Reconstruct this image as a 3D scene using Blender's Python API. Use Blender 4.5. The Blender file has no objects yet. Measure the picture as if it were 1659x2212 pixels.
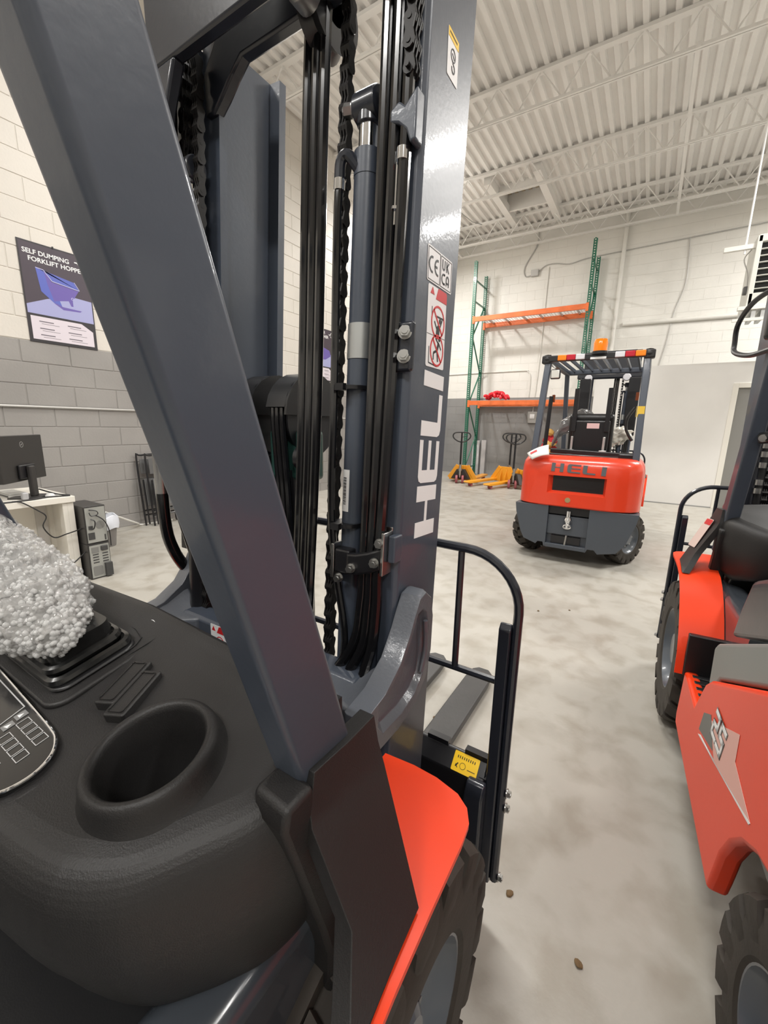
import bpy, bmesh, math, random
from mathutils import Vector, Matrix, noise
random.seed(7)
PI = math.pi
S = bpy.context.scene
COL = S.collection
# ------------------------------------------------------------------ camera, world, lights, exposure
def make_camera():
    yaw, pit, rol = -0.558998, 0.2084465, 0.021427
    sy, cy, sp, cp = math.sin(yaw), math.cos(yaw), math.sin(pit), math.cos(pit)
    f = Vector((sy * cp, cy * cp, -sp)); r = Vector((cy, -sy, 0)); u = r.cross(f)
    r2 = math.cos(rol) * r + math.sin(rol) * u
    u2 = -math.sin(rol) * r + math.cos(rol) * u
    cd = bpy.data.cameras.new('camera'); cd.sensor_fit = 'VERTICAL'; cd.sensor_height = 36
    cd.lens = 36 * 893.1 / 2212; cd.clip_start = 0.02; cd.clip_end = 100
    c = bpy.data.objects.new('camera', cd); COL.objects.link(c)
    m = Matrix((r2, u2, -f)).transposed().to_4x4(); m.translation = (0, 0, 1.38)
    c.matrix_world = m; S.camera = c
make_camera()
W = bpy.data.worlds.new('world'); S.world = W; W.use_nodes = True
W.node_tree.nodes['Background'].inputs[0].default_value = (0.9, 0.95, 1, 1)
W.node_tree.nodes['Background'].inputs[1].default_value = 0.3
S.view_settings.view_transform = 'Standard'; S.view_settings.look = 'None'
S.view_settings.exposure = -0.70; S.view_settings.gamma = 1.0
try: S.view_settings.use_curve_mapping = False
except Exception: pass
def lamp(x, y, e=260, z=5.72, sx=1.2, sy=.45, col=(1, .98, .945)):
    l = bpy.data.lights.new('high_bay_or_fill_lamp', 'AREA'); l.shape = 'RECTANGLE'; l.size = sx; l.size_y = sy
    l.energy = e; l.color = col
    o = bpy.data.objects.new('high_bay_or_fill_lamp', l); COL.objects.link(o); o.location = (x, y, z)
    u = l.copy(); u.energy = e * .10        # added upward fill that brightens the ceiling
    o = bpy.data.objects.new('ceiling_fill_light', u); COL.objects.link(o); o.location = (x, y, z + .06); o.rotation_euler = (PI, 0, 0)
for (x, y, e) in ((2.7, 7.0, 330), (3.5, 9.4, 330), (2.7, 2.0, 200), (-.9, 2.4, 200), (-3.4, 3.4, 160), (-.9, -3, 260), (2.7, -3, 260), (-3.6, -3, 160)):  # the farthest lamp in this list is added to brighten the far end
    lamp(x, y, e)
lamp(-4.9, 8.9, 330, 5.72, .35, .35)

# ------------------------------------------------------------------ materials
MATS = {}
def mat(name, col, rough=.5, metal=0., bump=0., bscale=60, coat=0., var=0., vscale=4, trans=0., spec=.5, alpha=1., emit=0., bdist=.002):
    if name in MATS: return MATS[name]
    m = bpy.data.materials.new(name); m.use_nodes = True
    nt = m.node_tree; b = nt.nodes['Principled BSDF']
    b.inputs['Base Color'].default_value = (*col, 1); b.inputs['Roughness'].default_value = rough
    b.inputs['Metallic'].default_value = metal; b.inputs['Coat Weight'].default_value = coat
    b.inputs['Coat Roughness'].default_value = .08
    b.inputs['Specular IOR Level'].default_value = spec
    b.inputs['Transmission Weight'].default_value = trans; b.inputs['Alpha'].default_value = alpha
    if emit:
        b.inputs['Emission Color'].default_value = (*col, 1); b.inputs['Emission Strength'].default_value = emit
    tc = nt.nodes.new('ShaderNodeTexCoord')
    if bump:
        n = nt.nodes.new('ShaderNodeTexNoise'); n.inputs['Scale'].default_value = bscale; n.inputs['Detail'].default_value = 3
        nt.links.new(tc.outputs['Object'], n.inputs['Vector'])
        p = nt.nodes.new('ShaderNodeBump'); p.inputs['Strength'].default_value = bump; p.inputs['Distance'].default_value = bdist
        nt.links.new(n.outputs['Fac'], p.inputs['Height']); nt.links.new(p.outputs['Normal'], b.inputs['Normal'])
        if coat: nt.links.new(p.outputs['Normal'], b.inputs['Coat Normal'])
    if var:
        n = nt.nodes.new('ShaderNodeTexNoise'); n.inputs['Scale'].default_value = vscale; n.inputs['Detail'].default_value = 6
        nt.links.new(tc.outputs['Object'], n.inputs['Vector'])
        r = nt.nodes.new('ShaderNodeValToRGB')
        r.color_ramp.elements[0].position = .3; r.color_ramp.elements[1].position = .7
        r.color_ramp.elements[0].color = (*[c * (1 - var) for c in col], 1)
        r.color_ramp.elements[1].color = (*[min(1, c * (1 + var)) for c in col], 1)
        nt.links.new(n.outputs['Fac'], r.inputs[0]); nt.links.new(r.outputs[0], b.inputs['Base Color'])
    MATS[name] = m; return m
navy = mat('slate_paint', (.056, .068, .092), .38, bump=.1, bscale=90, coat=.22)
navyd = mat('dark_slate_paint', (.018, .021, .030), .28, bump=.1, bscale=60, coat=.3)
casting = mat('cast_grey_paint', (.105, .115, .135), .3, bump=.35, bscale=140, coat=.4, bdist=.0015)
orange = mat('orange_paint', (.84, .052, .009), .40, bump=.05, bscale=120, spec=.35)
red = mat('red_orange_paint', (.72, .050, .016), .28, coat=.4, bump=.08, bscale=50)
plastic = mat('black_grained_plastic', (.021, .020, .020), .44, bump=.6, bscale=520, bdist=.0007, spec=.38)
plastic2 = mat('black_smooth_plastic', (.014, .014, .015), .36, bump=.15, bscale=500, bdist=.0006)
black = mat('black_paint', (.010, .010, .012), .35, coat=.1)
hosem = mat('black_hose_rubber', (.006, .006, .007), .16, coat=.4)
rubber = mat('tyre_rubber', (.036, .030, .024), .75, bump=.4, bscale=80, var=.25, vscale=9)
rimm = mat('rim_paint', (.09, .105, .125), .35, coat=.3)
chrome = mat('chrome', (.85, .86, .88), .07, 1.)
zinc = mat('zinc', (.50, .50, .49), .28, 1.)
steel = mat('bare_steel', (.45, .45, .44), .35, .9, bump=.2, bscale=120)
chainm = mat('chain_steel', (.012, .011, .011), .4, .3)
whitep = mat('white_print', (.86, .86, .86), .5)
blackp = mat('black_print', (.01, .01, .01), .5)
redp = mat('red_print', (.62, .015, .02), .45)
yellowp = mat('yellow_print', (.95, .60, .015), .45)
greyp = mat('grey_print', (.14, .14, .13), .5)
forkm = mat('fork_steel', (.05, .049, .048), .5, bump=.3, bscale=60, var=.2)
white_paint = mat('white_laminate', (.80, .77, .70), .45)
galv = mat('galvanised', (.55, .56, .55), .4, .6)
def wall_material(name, upper, lower=None, zsplit=0, bump=.5):
    m = bpy.data.materials.new(name); m.use_nodes = True; nt = m.node_tree; b = nt.nodes['Principled BSDF']
    b.inputs['Roughness'].default_value = .5
    g = nt.nodes.new('ShaderNodeNewGeometry')
    n = nt.nodes.new('ShaderNodeTexNoise'); n.inputs['Scale'].default_value = 1.3; n.inputs['Detail'].default_value = 8
    nt.links.new(g.outputs['Position'], n.inputs['Vector'])
    r = nt.nodes.new('ShaderNodeValToRGB'); r.color_ramp.elements[0].position = .35; r.color_ramp.elements[1].position = .65
    r.color_ramp.elements[0].color = (*[c * .93 for c in upper], 1); r.color_ramp.elements[1].color = (*upper, 1)
    nt.links.new(n.outputs['Fac'], r.inputs[0]); out = r.outputs[0]
    if lower:
        s = nt.nodes.new('ShaderNodeSeparateXYZ'); nt.links.new(g.outputs['Position'], s.inputs[0])
        c = nt.nodes.new('ShaderNodeMath'); c.operation = 'GREATER_THAN'; c.inputs[1].default_value = zsplit
        nt.links.new(s.outputs['Z'], c.inputs[0])
        r2 = nt.nodes.new('ShaderNodeValToRGB'); r2.color_ramp.elements[0].position = .35; r2.color_ramp.elements[1].position = .65
        r2.color_ramp.elements[0].color = (*[c_ * .86 for c_ in lower], 1); r2.color_ramp.elements[1].color = (*lower, 1)
        nt.links.new(n.outputs['Fac'], r2.inputs[0])
        mx = nt.nodes.new('ShaderNodeMix'); mx.data_type = 'RGBA'
        nt.links.new(c.outputs[0], mx.inputs['Factor']); nt.links.new(r2.outputs[0], mx.inputs['A']); nt.links.new(out, mx.inputs['B'])
        out = mx.outputs['Result']
    nt.links.new(out, b.inputs['Base Color'])
    n2 = nt.nodes.new('ShaderNodeTexNoise'); n2.inputs['Scale'].default_value = 45; n2.inputs['Detail'].default_value = 4
    nt.links.new(g.outputs['Position'], n2.inputs['Vector'])
    p = nt.nodes.new('ShaderNodeBump'); p.inputs['Strength'].default_value = bump; p.inputs['Distance'].default_value = .003
    nt.links.new(n2.outputs['Fac'], p.inputs['Height']); nt.links.new(p.outputs['Normal'], b.inputs['Normal'])
    return m
m_wall_l = wall_material('cream_over_grey_block_paint', (.70, .66, .60), (.33, .315, .30), 2.17)
m_wall_f = wall_material('white_over_grey_wall_paint', (.84, .82, .77), (.30, .295, .29), 2.18, .3)
m_wall_p = wall_material('white_plasterboard', (.82, .80, .77), None, 0, .05)
m_ceil = wall_material('white_steel_deck_paint', (.86, .84, .81), None, 0, .1)
def floor_material():
    m = bpy.data.materials.new('worn_concrete'); m.use_nodes = True; nt = m.node_tree; b = nt.nodes['Principled BSDF']
    g = nt.nodes.new('ShaderNodeNewGeometry')
    def nz(sc, det, dist=0):
        n = nt.nodes.new('ShaderNodeTexNoise'); n.inputs['Scale'].default_value = sc; n.inputs['Detail'].default_value = det
        n.inputs['Distortion'].default_value = dist; nt.links.new(g.outputs['Position'], n.inputs['Vector']); return n
    a, c, d = nz(1.1, 8, .6), nz(6, 9, .3), nz(60, 3)
    r = nt.nodes.new('ShaderNodeValToRGB'); e = r.color_ramp.elements
    e[0].position = .25; e[0].color = (.385, .365, .325, 1); e[1].position = .62; e[1].color = (.45, .43, .385, 1)
    nt.links.new(a.outputs['Fac'], r.inputs[0])
    r2 = nt.nodes.new('ShaderNodeValToRGB'); e = r2.color_ramp.elements
    e[0].position = .32; e[0].color = (.80, .775, .74, 1); e[1].position = .55; e[1].color = (1, 1, 1, 1)
    nt.links.new(c.outputs['Fac'], r2.inputs[0])
    mx = nt.nodes.new('ShaderNodeMix'); mx.data_type = 'RGBA'; mx.blend_type = 'MULTIPLY'; mx.inputs['Factor'].default_value = 1
    nt.links.new(r.outputs[0], mx.inputs['A']); nt.links.new(r2.outputs[0], mx.inputs['B'])
    nt.links.new(mx.outputs['Result'], b.inputs['Base Color'])
    rr = nt.nodes.new('ShaderNodeMapRange'); rr.inputs['To Min'].default_value = .28; rr.inputs['To Max'].default_value = .55
    nt.links.new(c.outputs['Fac'], rr.inputs['Value']); nt.links.new(rr.outputs[0], b.inputs['Roughness'])
    p = nt.nodes.new('ShaderNodeBump'); p.inputs['Strength'].default_value = .25; p.inputs['Distance'].default_value = .002
    nt.links.new(d.outputs['Fac'], p.inputs['Height']); nt.links.new(p.outputs['Normal'], b.inputs['Normal'])
    return m
m_floor = floor_material()

# ------------------------------------------------------------------ geometry helpers
class MB:
    def __init__(s): s.v = []; s.f = []; s.mi = []; s.m = 0
    def add(s, vs, fs):
        o = len(s.v); s.v += [tuple(p) for p in vs]
        for f in fs: s.f.append(tuple(i + o for i in f)); s.mi.append(s.m)
        return s
    def box(s, x0, x1, y0, y1, z0, z1):
        x0, x1 = min(x0, x1), max(x0, x1); y0, y1 = min(y0, y1), max(y0, y1); z0, z1 = min(z0, z1), max(z0, z1)
        v = [(x0, y0, z0), (x1, y0, z0), (x1, y1, z0), (x0, y1, z0), (x0, y0, z1), (x1, y0, z1), (x1, y1, z1), (x0, y1, z1)]
        return s.add(v, [(0, 3, 2, 1), (4, 5, 6, 7), (0, 1, 5, 4), (1, 2, 6, 5), (2, 3, 7, 6), (3, 0, 4, 7)])
    def cbox(s, c, d): return s.box(c[0] - d[0] / 2, c[0] + d[0] / 2, c[1] - d[1] / 2, c[1] + d[1] / 2, c[2] - d[2] / 2, c[2] + d[2] / 2)
    def prism(s, pts, ax, a, b):
        ar = sum(pts[i][0] * pts[(i + 1) % len(pts)][1] - pts[(i + 1) % len(pts)][0] * pts[i][1] for i in range(len(pts)))
        if ar < 0: pts = pts[::-1]
        if a > b: a, b = b, a
        def P(p, t):
            if ax == 'x': return (t, p[0], p[1])
            if ax == 'y': return (p[1], t, p[0])
            return (p[0], p[1], t)
        if ax == 'y': pts = [(p[1], p[0]) for p in pts][::-1]
        n = len(pts)
        v = [P(p, a) for p in pts] + [P(p, b) for p in pts]
        f = [tuple(range(n - 1, -1, -1)), tuple(range(n, 2 * n))] + [(i, (i + 1) % n, n + (i + 1) % n, n + i) for i in range(n)]
        return s.add(v, f)
    def loft(s, rings, cap=True, closed=True):
        n = len(rings[0]); v = [p for r in rings for p in r]; f = []
        for k in range(len(rings) - 1):
            for i in range(n if closed else n - 1):
                j = (i + 1) % n
                f.append((k * n + i, k * n + j, (k + 1) * n + j, (k + 1) * n + i))
        if cap:
            f.append(tuple(range(n - 1, -1, -1))); b = (len(rings) - 1) * n; f.append(tuple(b + i for i in range(n)))
        return s.add(v, f)
    def tube(s, pts, r, n=8, cap=True, closed=False):
        pts = [Vector(p) for p in pts]; N = len(pts); rings = []
        t0 = (pts[1] - pts[0]).normalized()
        up = Vector((0, 0, 1)) if abs(t0.z) < .9 else Vector((1, 0, 0))
        a = t0.cross(up).normalized(); pt = t0
        for i, p in enumerate(pts):
            if closed: t = (pts[(i + 1) % N] - pts[i - 1]).normalized()
            else: t = (pts[min(i + 1, N - 1)] - pts[max(i - 1, 0)]).normalized()
            q = pt.rotation_difference(t); a = q @ a; a = (a - t * a.dot(t)).normalized(); pt = t
            b = t.cross(a); rr = r[i] if isinstance(r, (list, tuple)) else r
            rings.append([p + (a * math.cos(2 * PI * k / n) + b * math.sin(2 * PI * k / n)) * rr for k in range(n)])
        if closed: rings.append(rings[0]); cap = False
        return s.loft(rings, cap)
    def cyl(s, p, q, r, n=16, r2=None): return s.tube([p, q], [r, r if r2 is None else r2], n)
    def bar(s, p, q, w, d, up=(0, 0, 1)):
        p = Vector(p); q = Vector(q); t = (q - p).normalized(); u = Vector(up)
        if abs(t.dot(u)) > .98: u = Vector((0, 1, 0))
        a = t.cross(u).normalized() * w / 2; b = a.cross(t).normalized() * d / 2
        return s.loft([[e - a - b, e + a - b, e + a + b, e - a + b] for e in (p, q)])
    def lathe(s, prof, c=(0, 0, 0), ax='z', n=32, closed=False):
        rings = []
        for k in range(n):
            t = 2 * PI * k / n; ct, st = math.cos(t), math.sin(t); ring = []
            for r, a in prof:
                if ax == 'x': ring.append((c[0] + a, c[1] + r * ct, c[2] + r * st))
                elif ax == 'y': ring.append((c[0] + r * st, c[1] + a, c[2] + r * ct))
                else: ring.append((c[0] + r * ct, c[1] + r * st, c[2] + a))
            rings.append(ring)
        rings.append(rings[0])
        return s.loft(rings, False, closed)
    def hexbolt(s, c, d, r=.011, h=.009):
        c = Vector(c); d = Vector(d).normalized()
        s.cyl(c, c + d * h * .35, r * 1.25, 16); s.cyl(c + d * h * .3, c + d * h * 1.3, r, 6); s.cyl(c + d * h * 1.3, c + d * h * 1.5, r * .6, 10)
        return s
    def xf(s, fn): s.v = [tuple(fn(*p)) for p in s.v]; return s
    def build(s, name, m, parent=None, bevel=0, seg=2, smooth=35, M=None, fix=True, wn=False):
        me = bpy.data.meshes.new(name); me.from_pydata(s.v, [], s.f)
        ms = m if isinstance(m, (list, tuple)) else [m]
        for q in ms: me.materials.append(q)
        if len(ms) > 1: me.polygons.foreach_set('material_index', s.mi)
        if fix:
            bm = bmesh.new(); bm.from_mesh(me); bmesh.ops.recalc_face_normals(bm, faces=bm.faces); bm.to_mesh(me); bm.free()
        if smooth:
            me.polygons.foreach_set('use_smooth', [True] * len(me.polygons)); me.set_sharp_from_angle(angle=math.radians(smooth))
        me.update(); o = obj(name, me, parent, M)
        if bevel:
            b = o.modifiers.new('bevel', 'BEVEL'); b.width = bevel; b.segments = seg; b.limit_method = 'ANGLE'; b.angle_limit = math.radians(40)
            b.harden_normals = False
        if bevel or wn:
            w = o.modifiers.new('normals', 'WEIGHTED_NORMAL'); w.keep_sharp = True; w.weight = 80
        return o
def obj(name, me, parent=None, M=None):
    o = bpy.data.objects.new(name, me); COL.objects.link(o)
    if parent: o.parent = parent
    if M is not None: o.matrix_local = M
    return o
def tag(o, label, cat, group=None):
    o['label'] = label; o['category'] = cat
    if group: o['group'] = group
    return o
def empty(name, loc, rz, label, cat, group=None):
    o = bpy.data.objects.new(name, None); COL.objects.link(o); o.empty_display_size = .1
    o.location = loc; o.rotation_euler = (0, 0, rz); return tag(o, label, cat, group)
def struct(o): o['kind'] = 'structure'; return o
def spline(pts, k=6):
    pts = [Vector(p) for p in pts]; P = [pts[0]] + pts + [pts[-1]]; out = []
    for i in range(1, len(P) - 2):
        a, b, c, d = P[i - 1:i + 3]
        for j in range(k):
            t = j / k
            out.append(.5 * (2 * b + (c - a) * t + (2 * a - 5 * b + 4 * c - d) * t * t + (3 * b - a - 3 * c + d) * t ** 3))
    return out + [pts[-1]]
def rrect(x0, x1, y0, y1, r, n=4):
    out = []
    for cx, cy, a in ((x1 - r, y0 + r, -90), (x1 - r, y1 - r, 0), (x0 + r, y1 - r, 90), (x0 + r, y0 + r, 180)):
        for k in range(n + 1):
            t = math.radians(a + 90 * k / n); out.append((cx + r * math.cos(t), cy + r * math.sin(t)))
    return out
def text_mesh(s, size, bold=0., shear=0., align='LEFT'):
    cu = bpy.data.curves.new('t', 'FONT'); cu.body = s; cu.size = size; cu.offset = bold; cu.shear = shear; cu.align_x = align
    cu.resolution_u = 3; cu.extrude = .0004
    o = bpy.data.objects.new('t', cu); COL.objects.link(o); bpy.context.view_layer.update()
    me = bpy.data.meshes.new_from_object(o.evaluated_get(bpy.context.evaluated_depsgraph_get()))
    bpy.data.objects.remove(o); bpy.data.curves.remove(cu); return me
def text(name, s, size, m, parent, M, **k):
    me = text_mesh(s, size, **k); me.materials.clear(); me.materials.append(m); return obj(name, me, parent, M)
def frame(o, x, y):   # matrix with local x, y axes and origin
    x = Vector(x).normalized(); y = Vector(y).normalized(); z = x.cross(y); y = z.cross(x).normalized()
    m = Matrix((x, y, z)).transposed().to_4x4(); m.translation = o; return m
def flat(polys, h=.0008):       # thin printed shapes in the xy plane; polys: list of polygons
    b = MB()
    for p in polys: b.prism(p, 'z', 0, h)
    return b
# block lettering of the maker's word on mast and counterweight (unit height 1, given x extents)
def heli_polys(xs, H):
    (h0, h1), (e0, e1), (l0, l1), (i0, i1) = xs; w = (h1 - h0) * .30; t = H * .12
    P = [[(h0, 0), (h0 + w, 0), (h0 + w, H), (h0, H)], [(h1 - w, 0), (h1, 0), (h1, H), (h1 - w, H)],
         [(h0 + w, H * .5 - t / 2), (h1 - w, H * .5 - t / 2), (h1 - w, H * .5 + t / 2), (h0 + w, H * .5 + t / 2)]]
    we = (e1 - e0) * .30; r = we * .5
    P += [[(e0 + r, 0), (e0 + we, 0), (e0 + we, H), (e0 + r, H), (e0 + r * .3, H - r * .3), (e0, H - r), (e0, r), (e0 + r * .3, r * .3)]]
    for a in (0, .5 - .07, 1 - .16): P.append([(e0 + we, H * a), (e1, H * a), (e1, H * (a + (.16 if a != .43 else .14))), (e0 + we, H * (a + (.16 if a != .43 else .14)))])
    wl = (l1 - l0) * .34; r = wl * .5
    P += [[(l0 + r, 0), (l0 + wl, 0), (l0 + wl, H), (l0, H), (l0, r), (l0 + r * .3, r * .3)], [(l0 + wl, 0), (l1, 0), (l1, H * .18), (l0 + wl, H * .18)]]
    P += [[(i0, 0), (i1, 0), (i1, H), (i0, H)]]
    return P

# ------------------------------------------------------------------ room
XL, XR, YF, YB, ZC = -5.65, 7.0, 11.9, -7.0, 6.33
def slab(name, x0, x1, y0, y1, z0, z1, m):
    return struct(MB().box(x0, x1, y0, y1, z0, z1).build(name, m, smooth=0))
floor = slab('floor', XL - .2, XR + .2, YB - .2, YF + .2, -.2, 0, m_floor)
wall_left = slab('wall_left', XL - .2, XL - .006, YB, YF + .2, 0, ZC + .2, m_wall_l)
wall_far = slab('wall_far', XL - .2, XR + .2, YF + .004, YF + .2, 0, ZC + .2, m_wall_f)
slab('wall_right', XR, XR + .2, YB, YF, 0, ZC + .2, m_wall_f)
slab('wall_back', XL, XR, YB - .2, YB, 0, ZC + .2, m_wall_f)
# concrete blocks of the left wall: nearest ones single, the rest joined
H0, CH, BL = .157, .2237, .447
blocks = []
for r in range(-1, 28):
    z0, z1 = max(0.001, H0 + CH * r + .004), min(ZC, H0 + CH * (r + 1) - .004)
    if z1 - z0 < .02: continue
    for k in range(-2, 24):
        y0 = .93 + BL * k + (BL / 2 if r % 2 else 0) + .004; y1 = y0 + BL - .008
        y1 = min(y1, YF)
        if y1 - y0 < .03: continue
        blocks.append((y0, y1, z0, z1))
vis = [b for b in blocks if b[1] > 1.35 and (b[0] < 3.1 or (4.3 < b[0] < 7.2 and b[2] > 1.2))]
vis.sort(key=lambda b: (b[0] + b[1]) / 2); vis = vis[:290]; vs = set(vis)
shared = {}
for (y0, y1, z0, z1) in vis:
    key = (round(y1 - y0, 3), round(z1 - z0, 3))
    if key not in shared:
        q = MB().box(0, .206, 0, y1 - y0, 0, z1 - z0).build('block', m_wall_l, wall_left, smooth=0)
        bm = bmesh.new(); bm.from_mesh(q.data)
        bmesh.ops.bevel(bm, geom=[e for e in bm.edges if all(abs(v.co.x - .206) < 1e-5 for v in e.verts)], offset=.004, segments=1, affect='EDGES')
        bm.to_mesh(q.data); bm.free(); shared[key] = q.data
    else: q = obj('block', shared[key], wall_left)
    q.location = (XL - .206 + random.uniform(-.0012, .0012), y0, z0)
b = MB()
for t in blocks:
    if t not in vs: b.box(XL - .1, XL, t[0], t[1], t[2], t[3])
o = b.build('block_courses', m_wall_l, wall_left, smooth=0); o['kind'] = 'stuff'
b = MB()
for r in range(-1, 28):
    z0, z1 = max(0.001, H0 + CH * r + .002), min(ZC, H0 + CH * (r + 1) - .002)
    if z1 - z0 < .02: continue
    for k in range(0, 29):
        x0 = XL + BL * k - (BL / 2 if r % 2 else 0); x1 = x0 + BL - .004; x0 = max(x0, XL)
        b.box(x0, min(x1, XR), YF, YF + .1, z0, z1)
o = b.build('block_courses', m_wall_f, wall_far, smooth=0); o['kind'] = 'stuff'
# steel deck
b = MB(); P = .1677; prof = []
x = XL - .1
HX = (-3.45, -2.46); HY = (9.75, 10.48)    # roof opening
while x < XR + .1:
    prof += [(x, ZC), (x + .060, ZC), (x + .078, ZC + .05), (x + .150, ZC + .05)]; x += P
def deck(x0, x1, y0, y1):
    pp = [p for p in prof if x0 <= p[0] <= x1]
    v = [(p[0], y, p[1]) for y in (y0, y1) for p in pp]; n = len(pp)
    b.add(v, [(i, i + 1, n + i + 1, n + i) for i in range(n - 1)])
deck(XL - 1, XR + 1, YB, HY[0]); deck(XL - 1, XR + 1, HY[1], YF + .1); deck(XL - 1, HX[0], *HY); deck(HX[1], XR + 1, *HY)
ceiling = struct(b.build('ceiling', m_ceil, smooth=0))
MB().box(XL - .2, XR + .2, YB, YF + .2, ZC + .35, ZC + .4).build('roof_slab', m_ceil, ceiling, smooth=0)
for i in range(-7, 12): pass
hb = MB()
for (x0, x1, y0, y1) in ((HX[0] - .05, HX[1] + .05, HY[0] - .06, HY[0]), (HX[0] - .05, HX[1] + .05, HY[1], HY[1] + .06)):
    hb.box(x0, x1, y0, y1, ZC - .13, ZC + .3)
for x0 in (HX[0] - .05, HX[1] - .07): hb.box(x0, x0 + .14, HY[0] - .6, HY[1] + .8, ZC - .16, ZC - .002)
hb.box(HX[0], HX[0] + .03, HY[0], HY[1], ZC - .1, ZC + .3); hb.box(HX[1] - .03, HX[1], HY[0], HY[1], ZC - .1, ZC + .3)
hb.build('opening_frame', m_ceil, ceiling, smooth=0)
b = MB()
for k in range(6): b.box(HX[0] + .05 + k * .15, HX[0] + .12 + k * .15, HY[0], HY[1], ZC + .20, ZC + .26)
b.build('opening_cover', mat('opening_tan', (.42, .36, .27), .8), ceiling, smooth=0)
def joist(y):
    root = MB().box(XL, XR, y - .045, y + .045, ZC - .045, ZC - .002).build('joist', m_ceil, ceiling, smooth=0)
    D = .46
    MB().box(XL + .25, XR, y - .035, y - .006, ZC - D, ZC - D + .035).box(XL + .25, XR, y + .006, y + .035, ZC - D, ZC - D + .035).build('bottom_chord', m_ceil, root, smooth=0)
    n = int((XR - XL) / .62)
    for k in range(n):
        x0 = XL + .3 + k * .62
        w = MB().cyl((x0, y, ZC - D + .02), (x0 + .31, y, ZC - .02), .011, 6).cyl((x0 + .31, y, ZC - .02), (x0 + .62, y, ZC - D + .02), .011, 6)
        w.build('web_rod', m_ceil, root)
for y in (11.68, 11.02, 9.05, 7.05, 5.1): joist(y)
b = MB()
for x0 in (-4.95, -.1, 1.45):
    b.bar((x0, 7.0, ZC - .43), (x0, 11.7, ZC - .43), .05, .05)
b.build('bridging_angle', m_ceil, ceiling, smooth=0)
MB().tube([(-4.3, 9.0, ZC - .05), (-4.25, 9.6, ZC - .25), (-4.2, 10.4, ZC - .2), (-4.15, 10.9, ZC - .08)], .008, 6).build('roof_cable', mat('grey_cable', (.35, .35, .34), .6), ceiling)
# white partition with a doorway in front of the far wall
PY = 9.55
wp = struct(MB().box(-1.05, 1.16, PY, PY + .12, 0, 2.56).box(1.16, 2.2, PY, PY + .12, 2.17, 2.56).box(2.2, 5.2, PY, PY + .12, 0, 2.56)
            .box(-1.05, -.95, PY + .12, YF, 0, 2.56).build('wall_partition', m_wall_p, smooth=0))
struct(MB().box(1.12, 1.2, PY - .02, PY + .13, 0, 2.21).box(2.16, 2.24, PY - .02, PY + .13, 0, 2.21).box(1.2, 2.16, PY - .02, PY + .13, 2.13, 2.21).build('trim_1', white_paint, smooth=0, bevel=.004))
struct(MB().box(1.2, 2.16, PY + .04, PY + .08, .01, 2.13).build('door_1', mat('door_grey', (.24, .235, .22), .5), smooth=0))
struct(MB().box(-1.05, 1.12, PY - .012, PY, 0, .02).build('baseboard_partition', mat('kick_grey', (.30, .30, .29), .6), smooth=0))
grey_c = mat('conduit_grey', (.50, .49, .47), .4, .2); white_c = mat('painted_conduit', (.80, .78, .73), .45)
def pipe(name, pts, r, m, label, cat, n=8):
    return tag(MB().tube(pts, r, n).build(name, m), label, cat)
pipe('conduit', [(XL + .02, .3, 1.49), (XL + .02, YF - .1, 1.49)], .013, grey_c, 'thin straight grey conduit running along the grey left block wall', 'pipe')
pipe('wall_pipe', [(-1.04, YF - .05, 6.25), (-1.04, YF - .05, 2.6)], .045, white_c, 'thick white vertical pipe on the far wall right of the rack', 'pipe', 12)
pipe('wall_ledge_pipe', [(-.87, YF - .04, 3.82), (3.2, YF - .04, 3.76)], .05, white_c, 'white horizontal pipe along far wall above the white partition', 'pipe', 12)
b = MB().box(-3.1, -2.92, YF - .09, YF, 5.18, 5.33)
o = b.build('junction_box', grey_c, bevel=.006); tag(o, 'small grey junction box high on far wall between the rack uprights', 'junction box')
pipe('cable', spline([(-3.0, YF - .03, 6.2), (-3.02, YF - .02, 5.9), (-3.28, YF - .02, 5.45), (-3.25, YF - .02, 5.22), (-3.1, YF - .03, 5.22)], 5), .013, grey_c, 'grey cable hanging from the roof down into the junction box', 'cable', 6)
pipe('cable', spline([(-2.92, YF - .03, 5.28), (-2.75, YF - .02, 5.40), (-2.5, YF - .02, 5.40), (-2.2, YF - .02, 5.34), (-1.8, YF - .02, 5.40), (-1.2, YF - .02, 5.42), (0, YF - .02, 5.45), (2.5, YF - .02, 5.52)], 5), .012, grey_c, 'long grey cable sagging from the junction box across to the heater', 'cable', 6)
pipe('cable', [(-2.68, YF - .02, 5.35), (-2.70, YF - .02, 3.2), (-2.74, YF - .02, 2.2)], .012, white_c, 'white drop cable going straight down behind the rack shelf', 'cable', 6)
pipe('conduit', spline([(-5.3, YF - .02, 2.86), (-3.2, YF - .02, 2.88), (-2.98, YF - .02, 2.85), (-2.9, YF - .02, 2.7), (-2.9, YF - .02, 2.2)], 4), .014, white_c, 'thin conduit with a rounded bend behind the lower rack shelf', 'pipe', 6)
pipe('cable', spline([(.2, YF - .02, 5.45), (.25, YF - .02, 4.6), (.12, YF - .02, 4.0), (.05, YF - .02, 3.3), (-.05, YF - .02, 2.7)], 5), .010, grey_c, 'thin grey cable dropping down the far wall to the partition top', 'cable', 6)
b = MB().box(-2.86, -2.62, YF - .09, YF, 1.5, 1.8); o = b.build('electric_box', mat('box_grey', (.38, .37, .35), .5), bevel=.008)
tag(o, 'grey electric box on the far wall below the lower rack shelf', 'electric box')
MB().box(-2.80, -2.68, YF - .10, YF - .09, 1.62, 1.74).build('label_plate', whitep, o, smooth=0)
MB().cyl((-2.74, YF - .05, 1.8), (-2.74, YF - .05, 2.0), .015, 8).build('conduit_stub', grey_c, o)
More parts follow.
